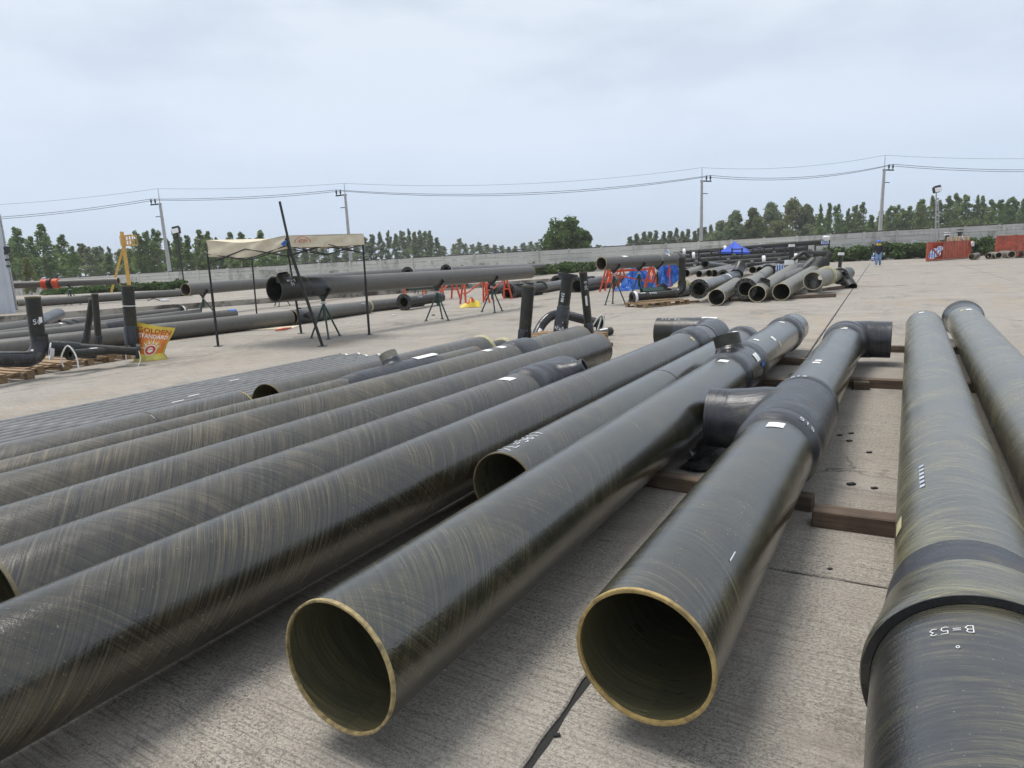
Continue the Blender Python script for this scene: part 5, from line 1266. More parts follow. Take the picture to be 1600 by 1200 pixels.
for i in range(len(pth)-1):
    p0_, p1_, p2_, p3_ = pth[max(i-1, 0)], pth[i], pth[i+1], pth[min(i+2, len(pth)-1)]
    for q in range(4):
        f = q/4; sm.append(.5*((2*p1_)+(p2_-p0_)*f+(2*p0_-5*p1_+4*p2_-p3_)*f*f+(3*p1_-p0_-3*p2_+p3_)*f**3))
sm.append(pth[-1])
t = thing('elbow_pipe', 'bent black pipe arching behind the middle uprights down to a strapped flange', 'pipe', (pth[0].x, pth[0].y, 0), GM)
m = MB(); m.tube(sm, .095, 28, wall=.012, rim='ab'); m.build('pipe_wall', MT['resin_blk'], t)
cx_ = Cyl(pth[-2], pth[-1]-pth[-2], UP, .095); cx_.t = t; l_ = (pth[-1]-pth[-2]).length
flange(cx_, l_-.03, .175, .06, bolts=0); chalk(t, cx_, '30-E21', .0, .2, (1, 0), (0, -1), .05, .008); cuff(cx_, -.35, -.2, .008, 'flange'); paper(t, Cyl(pth[0], pth[2]-pth[0], UP, .095), .1, .2, .5, 1.3)
m = MB(); f_ = pth[-1]; m.tube(smooth_path([f_+V((-.18, -.1, -.05)), f_+V((-.05, -.16, .16)), f_+V((.03, -.15, .17)), f_+V((.05, -.17, .0)), f_+V((-.03, -.2, -.2))]), .014, 6); m.tube(smooth_path([f_+V((.0, -.15, .14)), f_+V((-.10, -.22, -.14))]), .012, 6); m.build('strap', MT['strap'], t)
c = run('short_pipe', 'short slim grey pipe end with white label poking out right of the strapped flange', Pd(905, 526, 12.9), Pd(955, 517, 13.3), .068, 'grey', GM, 28)
paper(c.t, c, c.len-.30, c.len-.10, -.2, .6); m = MB(); m.tube([c.B-c.ax*.12, c.B-c.ax*.08, c.B], [.068, .078, .078], 28); m.build('end_ring', MT['flange'], c.t)
m = MB(); e_ = G(948, 541); m.box(e_+UP*.03, (.10, .02, 0), (-.01, .04, 0), (0, 0, .03), bevel=.006); tag(m.build('wood_block', MT['wood'], None, smooth=False), 'small wood block on the concrete under the right end of the middle group', 'wood block')
# ================= pipe on tripods with orange trestles and blue tarps
c = elev('raised_pipe', 'grey wide-mouthed pipe on three tripods above the blue tarpaulins', (939.5, 412), 21, (1063, 404), 24.3, .20, 'grey', None, seg=36)
cuff(c, c.len*.66, c.len*.70, .006, 'tan'); cuff(c, c.len-.35, c.len-.02, .015); paper(c.t, c, .95, 1.2, -.1, .6, skew=.08); paper(c.t, c, c.len-1.0, c.len-.93, -.3, 1.0)
for f, rz_, l_ in ((.14, 1.57, 'green tripod stand nearest us under the open-mouthed grey pipe'), (.44, 1.2, 'green tripod stand second under the open-mouthed grey pipe, before the blue tarp'), (.68, .8, 'green tripod stand third under the open-mouthed grey pipe, beside the orange legs')): hold(c, f, l_, rz_)
m = MB(); 
for px, py, rz_, l_ in ((952, 455, 1.2, 'orange trestle left of the blue tarpaulin behind the nearest tripod'), (1018, 453, 1.3, 'orange trestle between the two blue tarpaulin heaps'), (962, 449, .6, 'orange trestle further back left of the blue tarpaulin')): trestle(G(px, py), rz_, l_, 1.0, 1.0, .6)
a_, b_ = Pd(952, 424, 25), Pd(1022, 420, 26); m = MB(); m.beam(a_, b_, .08, .08); m.beam(a_-UP*.1, b_-UP*.5, .05, .05)
tag(m.build('steel_beam', MT['orange'], None, smooth=False), 'orange steel beam bridging the trestles over the blue tarpaulin', 'beam')
bt = G(1046, 448); t = pipe_stand(bt, 1.0, 'orange tripod jack right of the blue tarpaulin heaps', .4, c.ax, .2, 'orange jacks', .3)
for ch_ in kids(t): ch_.data.materials[0] = MT['orange']
def heap(label, px, py, wx, wy, h, seed, mat='blue_tarp', name='tarpaulin', cat='tarpaulin'):
    P = G(px, py); m = MB(); nu, nv = 64, 44
    for i in range(nu+1):
        for j in range(nv+1):
            u, v = -1+2*i/nu, -1+2*j/nv; e = max(0, 1-u**4)*max(0, 1-v**4)
            rdg = abs(mnoise.noise(V((u*2.2+seed, v*2.2, seed)))) + .5*abs(mnoise.noise(V((u*5+seed, v*5, seed)))) + .42*abs(mnoise.noise(V((u*11+seed, v*9, seed)))) + .22*abs(mnoise.noise(V((u*23+seed, v*19, seed))))
            m.v.append(P + V((u*wx/2 + .08*mnoise.noise(V((u*3, v*3, seed+4))), v*wy/2 + .08*mnoise.noise(V((u*3, v*3, seed+7))), .012 + max(0.0, h*e*(1.2-1.15*rdg)*(1-.45*u*u)))))
    for i in range(nu):
        for j in range(nv): q = i*(nv+1)+j; m.face((q, q+nv+1, q+nv+2, q+1))
    return tag(m.build(name, MT[mat], None, ang=60), label, cat)
heap('crumpled blue tarpaulin heap left of the orange trestle, trailing onto the concrete', 997, 451, 1.5, 1.5, .95, 3)
heap('crumpled blue tarpaulin heap right of the orange trestle, behind the pallet elbow', 1044, 447, 1.4, 1.6, 1.05, 9)
heap('flat trailing corner of the blue tarpaulin on the concrete', 975, 454, .8, .8, .22, 5)
heap('orange and white plastic scrap beside the blue tarpaulin', 1067, 448, .9, .7, .3, 12, 'tape_y', 'plastic_scrap', 'scrap')
# pallet with L-shaped spool
g_ = G(1030, 478); rz1 = math.atan2((G(1075, 470)-G(992, 478)).y, (G(1075, 470)-G(992, 478)).x)
pallet((g_.x, g_.y+.25, 0), rz1, 'pallet under the black L-shaped pipe piece left of the flanged pipes', 1.75, .9)
c = run('elbow_pipe', 'black L-shaped pipe piece on a pallet, its arm rising beside the blue tarpaulin', Pd(988, 465, 20.2), Pd(1055, 459, 20.6), .115, 'black', None, 32)
flange(c, -.03, .165, .09, 'flange', 0); cuff(c, .02, .12, .06, 'white', 'tape_ring'); chalk(c.t, c, 'E=22', .55, .9, (1, 0), (0, -1), .07, .012); paper(c.t, c, .25, .42, -.2, .4)
cc_ = c.B; up2 = (Pd(1066, 404, 20.6)-Pd(1067, 452, 20.6)).normalized(); R_ = .24
pth = [cc_] + [cc_ + c.ax*R_*math.sin(a) + up2*R_*(1-math.cos(a)) for a in [i*math.pi/2/7 for i in range(1, 8)]]
m = MB(); m.tube(pth + [pth[-1]+up2*.12], .122, 32); m.build('elbow', MT['resin_blk'], c.t)
m = MB(); m.tube([pth[-1]+up2*.10, Pd(1066, 403, 20.6)], .105, 32, wall=.012, rim='b'); m.build('upright_arm', MT['black'], c.t)
m = MB(); s_ = G(1078, 473); m.beam(s_+V((-.3, 0, .03)), s_+V((.3, .12, .03)), .12, .05, bevel=.004); tag(m.build('wood_offcut', MT['pallet'], None, smooth=False), 'flat wood offcut on the concrete at the right end of that pallet', 'wood offcut')
c = run('green_box_beam', 'dark green steel beam lying behind the black L-shaped pipe piece', Pd(1003, 455, 21.3), Pd(1035, 453, 21.5), .10, 'steel_g', None, 4, .01, 'steel_g', 'beam')
heap('black plastic bag heaped behind the green beam', 1035, 463, .6, .5, .42, 21, 'sheet', 'plastic_bag', 'plastic bag')
c = lay('short_pipe', 'grey short pipe behind the black L-shaped piece', (1045, 466), (1075, 462), .17, 'grey', None)
# ================= pipe ends facing us at the right of the middle
GQ = 'open pipes facing us right of the pallet elbow'
def face(label, px, py, rpx, D, qx, qy, D2, mat='grey', fl=0, **k):
    r = rpx*D/F; A, B = Pd(px, py, D), Pd(qx, qy, D2); A.z = max(A.z, r+.01) if not k.pop('free', 0) else A.z
    c = run('yard_pipe', label, A, B, r, mat, GQ, 32, max(.012, r*.06), **k)
    if fl: flange(c, -.02, r*fl, .07)
    return c
c = face('tan open pipe furthest forward, leftmost of the four open mouths', 1119.5, 466, 12.8, 19.2, 1150, 444, 24.5, 'tan')
c = face('black flanged pipe with an upturned black stub, left of the forward open mouth', 1092, 451.5, 10.5, 20.6, 1152, 431, 27.5, 'dull', 1.45)
cuff(c, c.len*.48, c.len*.62, .015); cuff(c, c.len*.70, c.len*.95, .02); stub(c, c.len*.95, UP*.8+c.ax*.8+SD*.2, .45, .20, 'black'); paper(c.t, c, c.len*.63, c.len*.66, -.3, 1.2); paper(c.t, c, .6, .7, .2, .6)
c = face('pipe with the largest bolted black flange, between the forward open mouths', 1165, 451.5, 11.5, 20.2, 1200, 424, 29, 'tan', 1.45)
cuff(c, c.len*.5, c.len*.55, .01); flange(c, c.len-.08, c.r*1.35, .06, bolts=0)
c = face('tan open pipe with a short black stub on top just behind its mouth', 1183, 460, 13, 19.8, 1238, 421, 30, 'tan'); stub(c, .95, UP*.95+SD*.3-c.ax*.1, .12, .16, 'black'); cuff(c, .6, 1.3, .012, 'tan')
c = face('grey pipe crossing behind, ending in a black mitred elbow', 1200, 446, 10.5, 23.5, 1254, 425, 28.5, 'grey', free=1); m = MB(); m.tube([c.B-c.ax*.4, c.B, c.B+(UP*.5+c.ax*.5+SD*.5)*.75], [c.r+.01, c.r+.02, c.r+.02], 28, wall=.02, rim='b'); m.build('mitre_elbow', MT['flange'], c.t)
c = face('long tan open pipe, rightmost of the four open mouths, with black elbow behind', 1220.5, 459.5, 13.4, 20.0, 1272, 424, 28, 'tan'); m = MB(); m.tube([c.B-c.ax*.4, c.B, c.B+(UP*.6+c.ax*.3+SD*.5)*.7], [c.r+.01, c.r+.02, c.r+.02], 28, wall=.02, rim='b'); m.build('mitre_elbow', MT['flange'], c.t)
# tee with downward leg
c = face('tan wide-mouthed tee piece standing on its own down-turned leg', 1270, 439, 14, 21.2, 1291, 431, 23.2, 'tan', free=1)
m = MB(); a_ = c.O + c.ax*.38; m.tube([a_, V((a_.x, a_.y, .10))], .21, 28, wall=.015, rim='b'); m.build('down_leg', MT['grey'], c.t); cuff(c, .0, .55, .012, 'tan'); cuff(c, c.len-.2, c.len-.02, .05, 'tape_y', 'tape_wrap')
c = face('thin-rimmed grey pipe ring seen through the tee piece', 1297, 434.5, 9.6, 23.5, 1306, 430.5, 24.6, 'tan', free=1)
c = face('black flanged elbow with a wide ring, rightmost of the near pile', 1312, 431.5, 9.8, 24.5, 1325, 427, 26, 'black', 1.3, free=1); m = MB(); m.tube([c.O+c.ax*.3, c.O+c.ax*.35+V((.1, -.3, -.25)), c.O+c.ax*.3+V((.15, -.5, -.42))], [.22, .22, .20], 24, wall=.02, rim='b'); m.build('elbow', MT['flange'], c.t)
timber('long brown timber under the four open pipe mouths', G(1140, 471), G(1305, 464), .14, .10)
timber('brown timber under the wide tee and ring pieces at the yard joint', G(1283, 455), G(1324, 450), .14, .10)
timber('short brown timber at the right end of the near pile', G(1300, 441), G(1329, 436), .14, .10)
# middle rows
for i, (l_, px, py, rp, D, qx, qy, D2, mt, fl) in enumerate((
 ('tan pipe mouth behind the upright pallet arm', 1072, 427, 6.2, 27, 1098, 419, 33, 'tan', 0),
 ('tan open pipe mouth second in the second row', 1092.5, 428, 5.2, 29, 1140, 417, 40, 'tan', 0),
 ('dark-mouthed pipe third in the second row', 1108, 427, 5.2, 30, 1165, 415, 42, 'grey', 0),
 ('grey pipe with a wide mouth beside the third in the second row', 1116, 427, 5.4, 30, 1172, 414.5, 42, 'grey', 0),
 ('black flanged pipe lying highest in the second row', 1101.5, 413, 5.0, 32, 1135, 416, 40, 'black', 1.35),
 ('grey pipe ringed by a flange behind the upturned stub', 1130, 429, 5.5, 29, 1150, 424, 33, 'tan', 1.4),
 ('black-mouthed grey pipe left of the striped disc, first', 1176, 421.5, 5.4, 31, 1215, 414, 41, 'grey', 0),
 ('black-mouthed grey pipe left of the striped disc, second', 1187, 421.5, 5.0, 31, 1222, 414, 41, 'grey', 0),
 ('flanged pipe lying between the rows left of the striped disc', 1196, 424, 5.5, 29, 1203, 421, 31, 'tan', 1.4),
 ('black-mouthed pipe directly left of the striped disc', 1209, 420, 5.2, 31, 1240, 413, 40, 'grey', 0),
 ('dark flanged pipe mouth right of the striped disc', 1236, 417.5, 5.0, 31, 1258, 414, 38, 'black', 1.25))):
    c = face(l_, px, py, rp, D, qx, qy, D2, mt, fl)
    if i in (2, 6): cuff(c, c.len*.4, c.len*.5, .02)
P = Pd(1218.5, 419, 30); 
def striped(P, r, label, d=V((-.35, -.9, .1))):
    d = d.normalized(); t = thing('striped_cover', label, 'pipe cover', (P.x, P.y, P.z-r), 'blue and white striped covers'); _, x, y = frame_of(d, (0, 0, -1))
    m = MB(); m.tube([P-d*.05, P], r, 28, caps='ab'); m.build('disc', MT['white'], t)
    for k, o in enumerate((-.55, 0, .55)):
        hl = r*math.sqrt(1-o*o)*.86; m = MB(); q = P + d*.006; s = y*(o*r); w_ = y*(r*.17)
        m.quad(q+s-w_-x*hl, q+s+w_-x*hl, q+s+w_+x*hl, q+s-w_+x*hl); m.build('stripe', MT['white_blue'], t, smooth=False)
    return t
striped(P, 6.3*30/F, 'round cover with three blue stripes on white, lying among the open pipe mouths')
# standing bits at the right of the racks
for (l_, a, b, D, r, mt, capw) in (('black upright pipe with a white cap behind the striped cover', (1236, 414), (1237, 385), 32, .12, 'black', 1), ('black pipe leaning right with a pale top, near the right end of the racks', (1288, 416), (1298, 396), 30, .12, 'black', 0), ('short black post with a broad white cap at the right edge of the pile', (1312, 418), (1314, 398), 30, .075, 'black', 2)):
    c = run('upright_pipe', l_, Pd(*a, D), Pd(*b, D), r, mt, 'black upright pipes at the racks', 20)
    if capw: m = MB(); m.tube([c.B-c.ax*.02, c.B+c.ax*.10], r*(1.15 if capw == 1 else 1.7), 20, caps='ab'); m.build('cap', MT['white'], c.t)
t = thing('bent_pipe', 'thin black bent pipe forming a peak in front of the racks', 'pipe', G(1262, 420)); m = MB(); m.tube([Pd(1238, 407, 31), Pd(1253, 396, 31), Pd(1256, 395, 31), Pd(1259, 396, 31), Pd(1279, 416, 31)], .10, 12, caps='ab'); m.build('pipe_wall', MT['black'], t)
m = MB(); m.tube([Pd(1233, 410, 31)+UP*.1, Pd(1233, 410, 31)-UP*.1], .2, 12, caps='ab'); m.build('end_flange', MT['white'], t)
heap('heap of black netting in front of the racks', 1221, 417, 2.6, 1.6, 1.2, 31, 'sheet', 'netting_heap', 'netting')
# racks of black pipes
GK = 'black pipes stored in layers on the racks'
rows = [((1062, 395.5), (1296, 377), 52, 50, .17, 'topmost'), ((1062, 402), (1262, 388), 50, 48, .20, 'second'), ((1066, 408.5), (1297, 395), 47, 45, .20, 'third'), ((1066, 415), (1270, 402), 44, 42, .17, 'fourth'), ((1066, 421), (1240, 409), 41, 39, .13, 'lowest')]
for (a, b, D1, D2, r, nm) in rows:
    c = elev('rack_pipe', nm + ' layer black pipe along the racks behind the open pipe mouths', a, D1, b, D2, r, 'black', GK, seg=16, edge='flange')
    for f in ((.02, .30) if nm == 'topmost' else (.1, .35, .62, .86)): cuff(c, c.len*f, c.len*f+.22, .13, R.choice(['white', 'flange', 'flange']) if nm != 'topmost' else 'white', 'flange_pair')
    cuff(c, c.len*.93, c.len*.99, .02, 'flange')
    for dz_, dx_ in ((-.05, -.35),):
        o = V((dx_, .5, dz_)); c2 = run('rack_pipe', nm + ' layer second black pipe, partly hidden behind the front one', c.O+o, c.B+o, r*.9, 'black', GK, 16, .012, 'flange')
for i in range(7):
    px = 1085 + i*33; b = Pd(px, 415, 46); b.z = 0; rl_ = ORDS[i] + ' dark steel rack frame from the left under the layered black pipes'; tz = Pd(px, 391-1.9*i*.9, 46).z
    t = thing('pipe_rack', 'x', 'rack', b, 'rack frames'); t['label'] = rl_
    for dy in (-1.0, 1.0): m = MB(); m.beam(b+V((0, dy, 0)), b+V((0, dy, tz)), .08, .08); m.build('upright', MT['steel_k'], t, smooth=False)
    for f in (.3, .6, .95): m = MB(); m.beam(b+V((0, -1.05, tz*f)), b+V((0, 1.05, tz*f)), .07, .08); m.build('cross_beam', MT['steel_k'], t, smooth=False)
P = Pd(1289, 378.5, 49.5); striped(P, 5.2*49.5/F, 'blue and white striped cover on the right end of the topmost rack pipe')
m = MB(); q = Pd(1291, 371, 49.5); m.tube([q-UP*.25, q-UP*.1, q+UP*.05, q+UP*.12], [.15, .24, .24, .17], 18, caps='ab'); tag(m.build('domed_vent', MT['white']), 'white domed vent cap standing above the striped cover at the rack end', 'cap')
P = Pd(1042.5, 394, 52); striped(P, .2, 'blue and white striped cover on the left end of the topmost rack pipe', V((-1, -.5, 0)))
# blue tent
ap = Pd(1147.5, 376.5, 50)
cs_ = [Pd(1123, 393, 48.6), Pd(1172, 394, 48.0), Pd(1176, 390.5, 51.6), Pd(1129, 390.5, 51.9)]
t = thing('blue_tent', 'bright blue peaked tent roof rising among the pipe racks', 'tent', (ap.x, ap.y, 0))
m = MB(); n = 8
for k in range(4):
    A_, B_ = cs_[k], cs_[(k+1) % 4]
    for i in range(n):
        for j in range(n):
            def pp(i, j):
                f = i/n; e = A_.lerp(B_, j/n); p = ap.lerp(e, f); return p - UP*(.16*math.sin(math.pi*f)*(1-.3*abs(2*j/n-1)))
            m.quad(pp(i, j), pp(i+1, j), pp(i+1, j+1), pp(i, j+1))
m.build('roof_cloth', MT['blue_roof'], t)
m = MB()
for k in range(4):
    A_, B_ = cs_[k], cs_[(k+1) % 4]; m.quad(A_, A_-UP*.14, B_-UP*.14, B_)
m.build('valance', MT['blue_roof'], t, smooth=False)
for k in range(4): m = MB(); m.bar(V((cs_[k].x, cs_[k].y, 0)), cs_[k]-UP*.02, .03, 6); m.build('leg', MT['steel_k'], t)
# ================= walking person
PP = G(1371.5, 416); PP.z = 0
pd = (CAM-PP); pd.z = 0; pd.normalize(); pdx = V((pd.y, -pd.x, 0)) * -1     # pdx: to the right in the picture
if pdx.x < 0: pdx = -pdx
HT = 1.66
MT['navy'] = plain('navy_jacket', (.012, .014, .03), .8); MT['denim'] = plain('light_denim', (.20, .30, .50), .8, scale=6); MT['skin'] = plain('skin', (.35, .20, .13), .6); MT['helmet'] = plain('blue_helmet', (.03, .14, .62), .3); MT['hood'] = plain('yellow_hood', (.72, .48, .03), .7); MT['shoe'] = plain('dark_shoe', (.03, .03, .03), .6)
def Q(x, y, z): return PP + pdx*x + pd*y + UP*z     # x right in picture, y towards the camera
def limb(pts, rs, seg=10): 
    out = []
    for i in range(len(pts)-1):
        for q in range(3): out.append((pts[i].lerp(pts[i+1], q/3), rs[i]+(rs[i+1]-rs[i])*q/3))
    out.append((pts[-1], rs[-1])); return [a for a, _ in out], [b for _, b in out]
t = thing('person', 'person in blue helmet, yellow hood, navy jacket and pale jeans walking with a bag', 'person', PP)
def solid(chains, name, mat, vox=.016, it=5):
    m = MB()
    for pts, rs in chains:
        a, b = limb([V(p) for p in pts], rs)
        m.tube([a[0]-(a[1]-a[0]).normalized()*rs[0]*.5]+a+[a[-1]+(a[-1]-a[-2]).normalized()*rs[-1]*.5], [rs[0]*.55]+b+[rs[-1]*.55], 12, caps='ab')
    return fuse(m.build(name, MT[mat], t), vox, it, MT[mat])
hips = .86
legL = ([Q(-.09, 0, hips), Q(-.10, .10, .48), Q(-.10, .02, .09)], [.095, .07, .05]); legR = ([Q(.09, 0, hips), Q(.10, .02, .47), Q(.12, -.20, .14)], [.095, .07, .05])
torso = ([Q(0, 0, .84), Q(0, .01, 1.05), Q(0, .02, 1.30), Q(0, .03, 1.40), Q(0, .05, 1.50)], [.135, .13, .15, .10, .055])
armL = ([Q(-.17, .02, 1.34), Q(-.25, .03, 1.08), Q(-.27, .12, .86)], [.06, .048, .036]); armR = ([Q(.17, .02, 1.34), Q(.26, .0, 1.08), Q(.31, .04, .85)], [.06, .048, .036])
head = ([Q(0, .06, 1.50), Q(0, .08, 1.55), Q(0, .08, 1.60)], [.055, .088, .088])
solid([legL, legR, torso, armL, armR, head, ([Q(-.16, .02, 1.35), Q(.16, .02, 1.35)], [.07, .07])], 'body', 'skin')
solid([([Q(-.09, 0, hips+.02), Q(-.10, .10, .48), Q(-.10, .02, .12)], [.112, .088, .075]), ([Q(.09, 0, hips+.02), Q(.10, .02, .47), Q(.12, -.18, .17)], [.112, .088, .075]), ([Q(-.07, 0, .93), Q(.07, 0, .93)], [.12, .12])], 'trousers', 'denim')
solid([([Q(0, 0, .84), Q(0, .01, 1.05), Q(0, .02, 1.30), Q(0, .03, 1.40)], [.165, .16, .175, .11]), ([Q(-.17, .02, 1.34), Q(-.26, .03, 1.08), Q(-.275, .11, .90)], [.08, .067, .055]), ([Q(.17, .02, 1.34), Q(.27, .0, 1.08), Q(.315, .04, .89)], [.08, .067, .055]), ([Q(-.15, .02, 1.35), Q(.15, .02, 1.35)], [.09, .09])], 'jacket', 'navy')
solid([([Q(-.11, .05, 1.42), Q(0, .10, 1.36), Q(.11, .05, 1.42)], [.075, .06, .075]), ([Q(0, .02, 1.42), Q(0, .02, 1.48)], [.12, .09])], 'hood', 'hood', .014)
m = MB(); n = 7
hc = Q(0, .07, 1.585); m.tube([hc+UP*(.125*math.sin(i*math.pi/2/n)) for i in range(n+1)], [.125*math.cos(i*math.pi/2/n*.985) for i in range(n+1)], 20, caps='b'); m.tube([hc+UP*.005+pd*.05, hc-UP*.012+pd*.05], [.135, .14], 20, caps='ab'); m.build('helmet', MT['helmet'], t)
def hand(p, d, sgn):
    ch = [([p, p+d*.09], [.034, .036])]
    for k in range(4): o = pd*(.018*(k-1.5)); l = (.07, .078, .075, .06)[k]; ch.append(([p+d*.08+o, p+d*(.08+l*.6)+o+pdx*(-sgn*.006), p+d*(.08+l)+o-pdx*(sgn*.025)], [.010, .009, .008]))
    ch.append(([p+d*.03+pd*.03, p+d*.075+pd*.055, p+d*.11+pd*.05], [.013, .011, .009])); return ch
solid(hand(Q(-.275, .13, .87), V((0, 0, -1)), -1), 'glove', 'white', .007, 2); solid(hand(Q(.315, .04, .86), (pdx*.2-UP).normalized(), 1), 'glove', 'white', .007, 2)
for (x_, y_, z_, tl_) in ((-.10, .02, .0, .0), (.12, -.20, .05, .06)):
    m = MB(); m.tube([Q(x_, y_-.10, z_+.05+tl_), Q(x_, y_-.02, z_+.06+tl_*.6), Q(x_, y_+.08, z_+.045), Q(x_, y_+.17, z_+.03)], [.035, .052, .046, .025], 12, caps='ab'); m.build('shoe', MT['shoe' if x_ > 0 else 'white'], t)
fp = Q(0, .16, 1.545); m = MB(); m.tube([fp, fp+pd*.02-UP*.02], [.012, .014], 6, caps='ab'); m.build('nose', MT['skin'], t)
bg_ = Q(-.31, .14, .0); b2 = thing('carry_bag', 'blue and white bag hanging from the hand of the walking person', 'bag', bg_)
m = MB(); m.tube([bg_+UP*.72, bg_+UP*.68, bg_+UP*.50, bg_+UP*.40, bg_+UP*.34], [.04, .08, .09, .08, .05], 12, caps='ab'); m.build('body', MT['white_blue'], b2)
m = MB(); m.tube([bg_+UP*.62, bg_+UP*.54], [.091, .094], 12); m.tube([bg_+UP*.48, bg_+UP*.44], [.093, .090], 12); m.build('white_band', MT['white'], b2); m = MB(); m.tube([bg_+UP*.70, Q(-.285, .14, .78)], .012, 5); m.build('strap', MT['white'], b2)
# ================= crates at the right
def crate(label, a, b, topa, topb, D1, D2, depth, disc=True, cols=9):
    A, B = Pd(*a, D1), Pd(*b, D2); A.z = B.z = 0; h1 = Pd(a[0], topa, D1).z; h = h1
    t = thing('steel_crate', label, 'crate', A, 'red steel crates'); d = (B-A); n_ = V((A.x+B.x, A.y+B.y, 0)).normalized()
    cor = [A, B, B+n_*depth, A+n_*depth]
    for p in cor: m = MB(); m.beam(p, p+UP*h, .14, .14); m.build('corner_post', MT['crate'], t, smooth=False)
    for k in range(4):
        p, q = cor[k], cor[(k+1) % 4]
        for z_ in (.08, h): m = MB(); m.beam(p+UP*z_, q+UP*z_, .10, .10); m.build('rail', MT['crate'], t, smooth=False)
    front = cols if disc else cols
    for k in range(front):
        f0 = (.34 if disc else 0.0) + (1-(.34 if disc else 0.0))*k/front; f1 = f0 + (1-(.34 if disc else 0.0))/front*.90
        m = MB(); p, q = A.lerp(B, f0), A.lerp(B, f1); m.box((p+q)/2+UP*(h/2+.04)+n_*R.uniform(0, .03), (q-p)/2, n_*.025, UP*(h/2-.06)); m.build('plank', MT['crate'], t, smooth=False)
    m = MB(); p, q = cor[3], cor[2]; m.box((p+q)/2+UP*h/2, (q-p)/2, n_*.03, UP*(h/2-.05)); m.build('back_panel', MT['crate'], t, smooth=False)
    m = MB(); m.box((A+B)/2+n_*depth/2+UP*.1, d/2, n_*depth/2, UP*.03); m.build('floor', MT['crate'], t, smooth=False)
    if disc: m = MB(); m.beam(A+d*.32+UP*.1, A+d*.02+UP*h*.9, .10, .07); m.build('brace', MT['crate'], t, smooth=False)
    return A, B, n_, h, t
A, B, n_, h, t = crate('long rusty red steel crate full of stakes and striped covers, beside the light mast', (1449, 400), (1515, 396), 379.5, 378, 52, 56, 1.7)
for f, dz_, r_ in ((.10, .30, .27), (.15, .55, .27), (.21, .40, .25), (.27, .78, .20)): striped(A.lerp(B, f)+n_*.45+UP*(dz_+.1), r_, 'blue and white striped cover, ' + ('leftmost', 'second', 'third', 'rightmost and highest')[0 if f < .12 else 1 if f < .18 else 2 if f < .25 else 3] + ' of those stacked inside the rusty crate', V((-.5, -.8, .25)))
for i, f in enumerate((.45, .55, .66, .74, .86, .95)):
    m = MB(); p = A.lerp(B, f)+n_*.8; m.beam(p+UP*.1, p+UP*(h+.32+.1*R.random()), .20, .14, bevel=.01); tag(m.build('wood_stake', MT['stake'], None, smooth=False), ORDS[i] + ' pale wooden stake from the left standing up out of the rusty crate', 'stake', 'stakes in the rusty crate')
for f, hh, l_ in ((.42, 1.0, 'short dark valve post with pale top rising from the rusty crate'), (.72, 1.25, 'taller black and white valve post rising from the rusty crate')):
    p = A.lerp(B, f)+n_*1.2; t = thing('valve_post', l_, 'valve', p+UP*.1)
    m = MB(); m.bar(p+UP*.1, p+UP*(h+hh*.55), .14, 12); m.build('stem', MT['flange'], t); m = MB(); m.tube([p+UP*(h+hh*.52), p+UP*(h+hh*.60)], .24, 14, caps='ab'); m.tube([p+UP*(h+hh*.70), p+UP*(h+hh*.76)], .22, 14, caps='ab'); m.build('flange', MT['white' if f < .6 else 'flange'], t)
    if f > .6: m = MB(); m.bar(p+UP*(h+.1)+V((-.1, -.16, 0)), p+UP*(h+.4)+V((.15, -.16, 0)), .09, 8); m.bar(p+UP*(h+.1)+V((.25, -.16, 0)), p+UP*(h+.35)+V((-.05, -.18, 0)), .07, 8); m.build('wrapping', MT['white'], t)
P = B + V((.05, -.15, h*.82)); m = MB(); m.tube([P, P+V((.03, -.06, 0))], .22, 16, caps='ab'); tag(m.build('white_disc', MT['white']), 'white disc hanging on the right corner of the rusty crate', 'disc')
crate('bright orange-red steel crate cut by the right frame edge', (1557, 389), (1625, 387), 369.5, 366, 54.5, 55.5, 2.0, False, 6)
GZ = 'short pipes lying in front of the crates at the right'
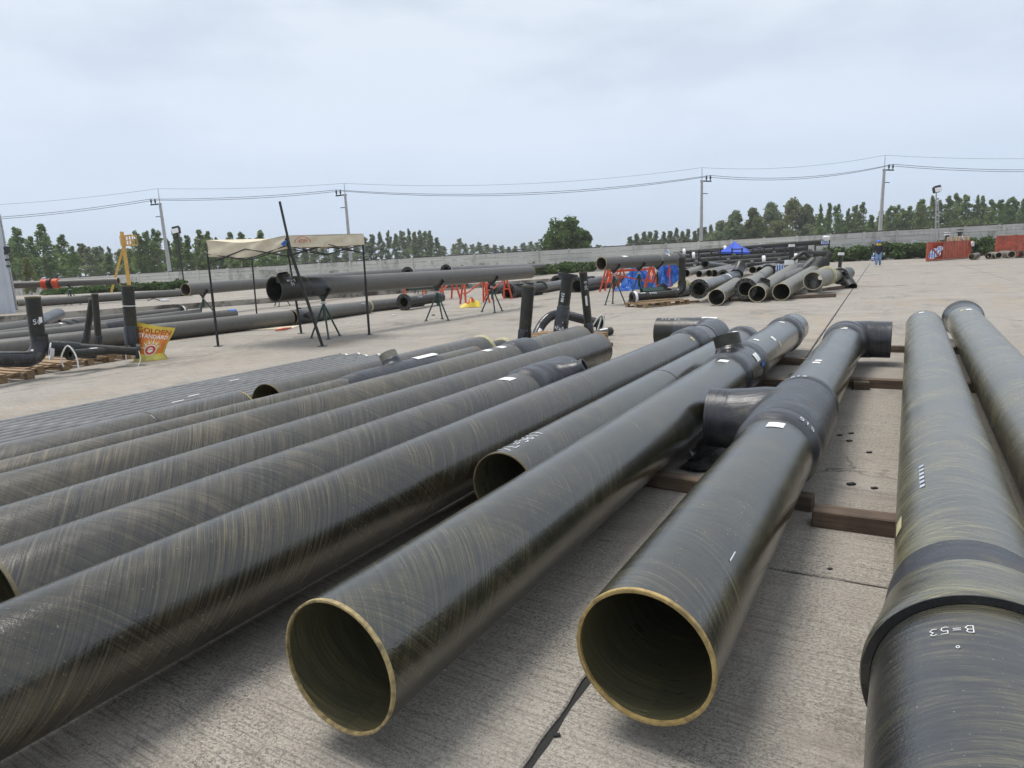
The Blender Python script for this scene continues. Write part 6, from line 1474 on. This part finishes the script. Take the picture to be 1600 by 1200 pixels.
for px, py, rp, qx, qy, l_, mt in ((1519, 392, 4.6, 1528, 389, 'small pale-rimmed black pipe mouth nearest the rusty crate', 'grey'), (1545, 392, 4.6, 1548, 389, 'black pipe mouth with white lining, second from the rusty crate', 'grey'), (1561, 393, 4.8, 1550, 390, 'tan pipe with black mouth in the middle of the short row', 'tan'), (1581, 394, 5.4, 1566, 390, 'larger tan pipe with black mouth towards the right edge', 'tan'), (1594, 392, 5.0, 1588, 388, 'black pipe mouth at the right frame edge before the orange crate', 'black'), (1606, 392, 5.0, 1600, 388, 'black pipe piece just outside the right frame edge', 'black')):
    D = 51.0; r = rp*D/F; A_ = Pd(px, py, D); A_.z = r; B_ = Pd(qx, qy, 53.5); B_.z = r; c = run('short_pipe', l_, A_, B_, r, mt, GZ, 24, .03)
timber('flat brown timber in front of the small pipe mouths at the right', G(1510, 398.5), G(1541, 396.5), .3, .22)
# ================= small litter on the concrete
for px, py, s_, l_ in ((677, 493, .05, 'small dark stone on the concrete right of the flanged spool'), (615, 493, .05, 'small pale scrap on the concrete left of the flanged spool'), (690, 1047, .014, 'small pale chip on the concrete beside the nozzle pipe'), (1297, 890, .012, 'dark grit speck on the concrete by the branch pipe'), (1330, 678, .02, 'dark speck of debris on the concrete right of the branch tee'), (1327, 690, .022, 'dark flake of debris on the concrete further right of the branch tee'), (1358, 708, .02, 'dark flake of debris near the socket pipe'), (1330, 758, .026, 'dark chip of debris before the thick dark timber'), (1366, 764, .02, 'small dark chip before the thick dark timber beside the socket pipe'), (1312, 681, .02, 'dark flake close to the branch pipe tee'), (870, 1150, .012, 'dark crumb on the concrete between the two open pipe ends')):
    P = G(px, py); m = MB(); m.box(P+UP*s_*.3, (s_, s_*.2, 0), (-s_*.15, s_*.6, 0), (0, 0, s_*.3), bevel=s_*.15); tag(m.build('debris', MT['paper' if 'pale' in l_ else 'seal'], None, smooth=False), l_, 'debris')

# ------------------------------------------------------------------ air
hz = NT('haze_air'); hz.t.nodes.remove(hz.p)
pv = hz.t.nodes.new('ShaderNodeVolumePrincipled'); pv.inputs['Color'].default_value = (.97, .985, 1, 1); pv.inputs['Density'].default_value = .0005; pv.inputs['Anisotropy'].default_value = .2
hz.t.links.new(pv.outputs[0], hz.out.inputs['Volume'])
m = MB(); m.box((0, 760, 19.0), (960, 0, 0), (0, 880, 0), (0, 0, 20.5)); tag(m.build('haze', hz.mat, smooth=False), kind='stuff')
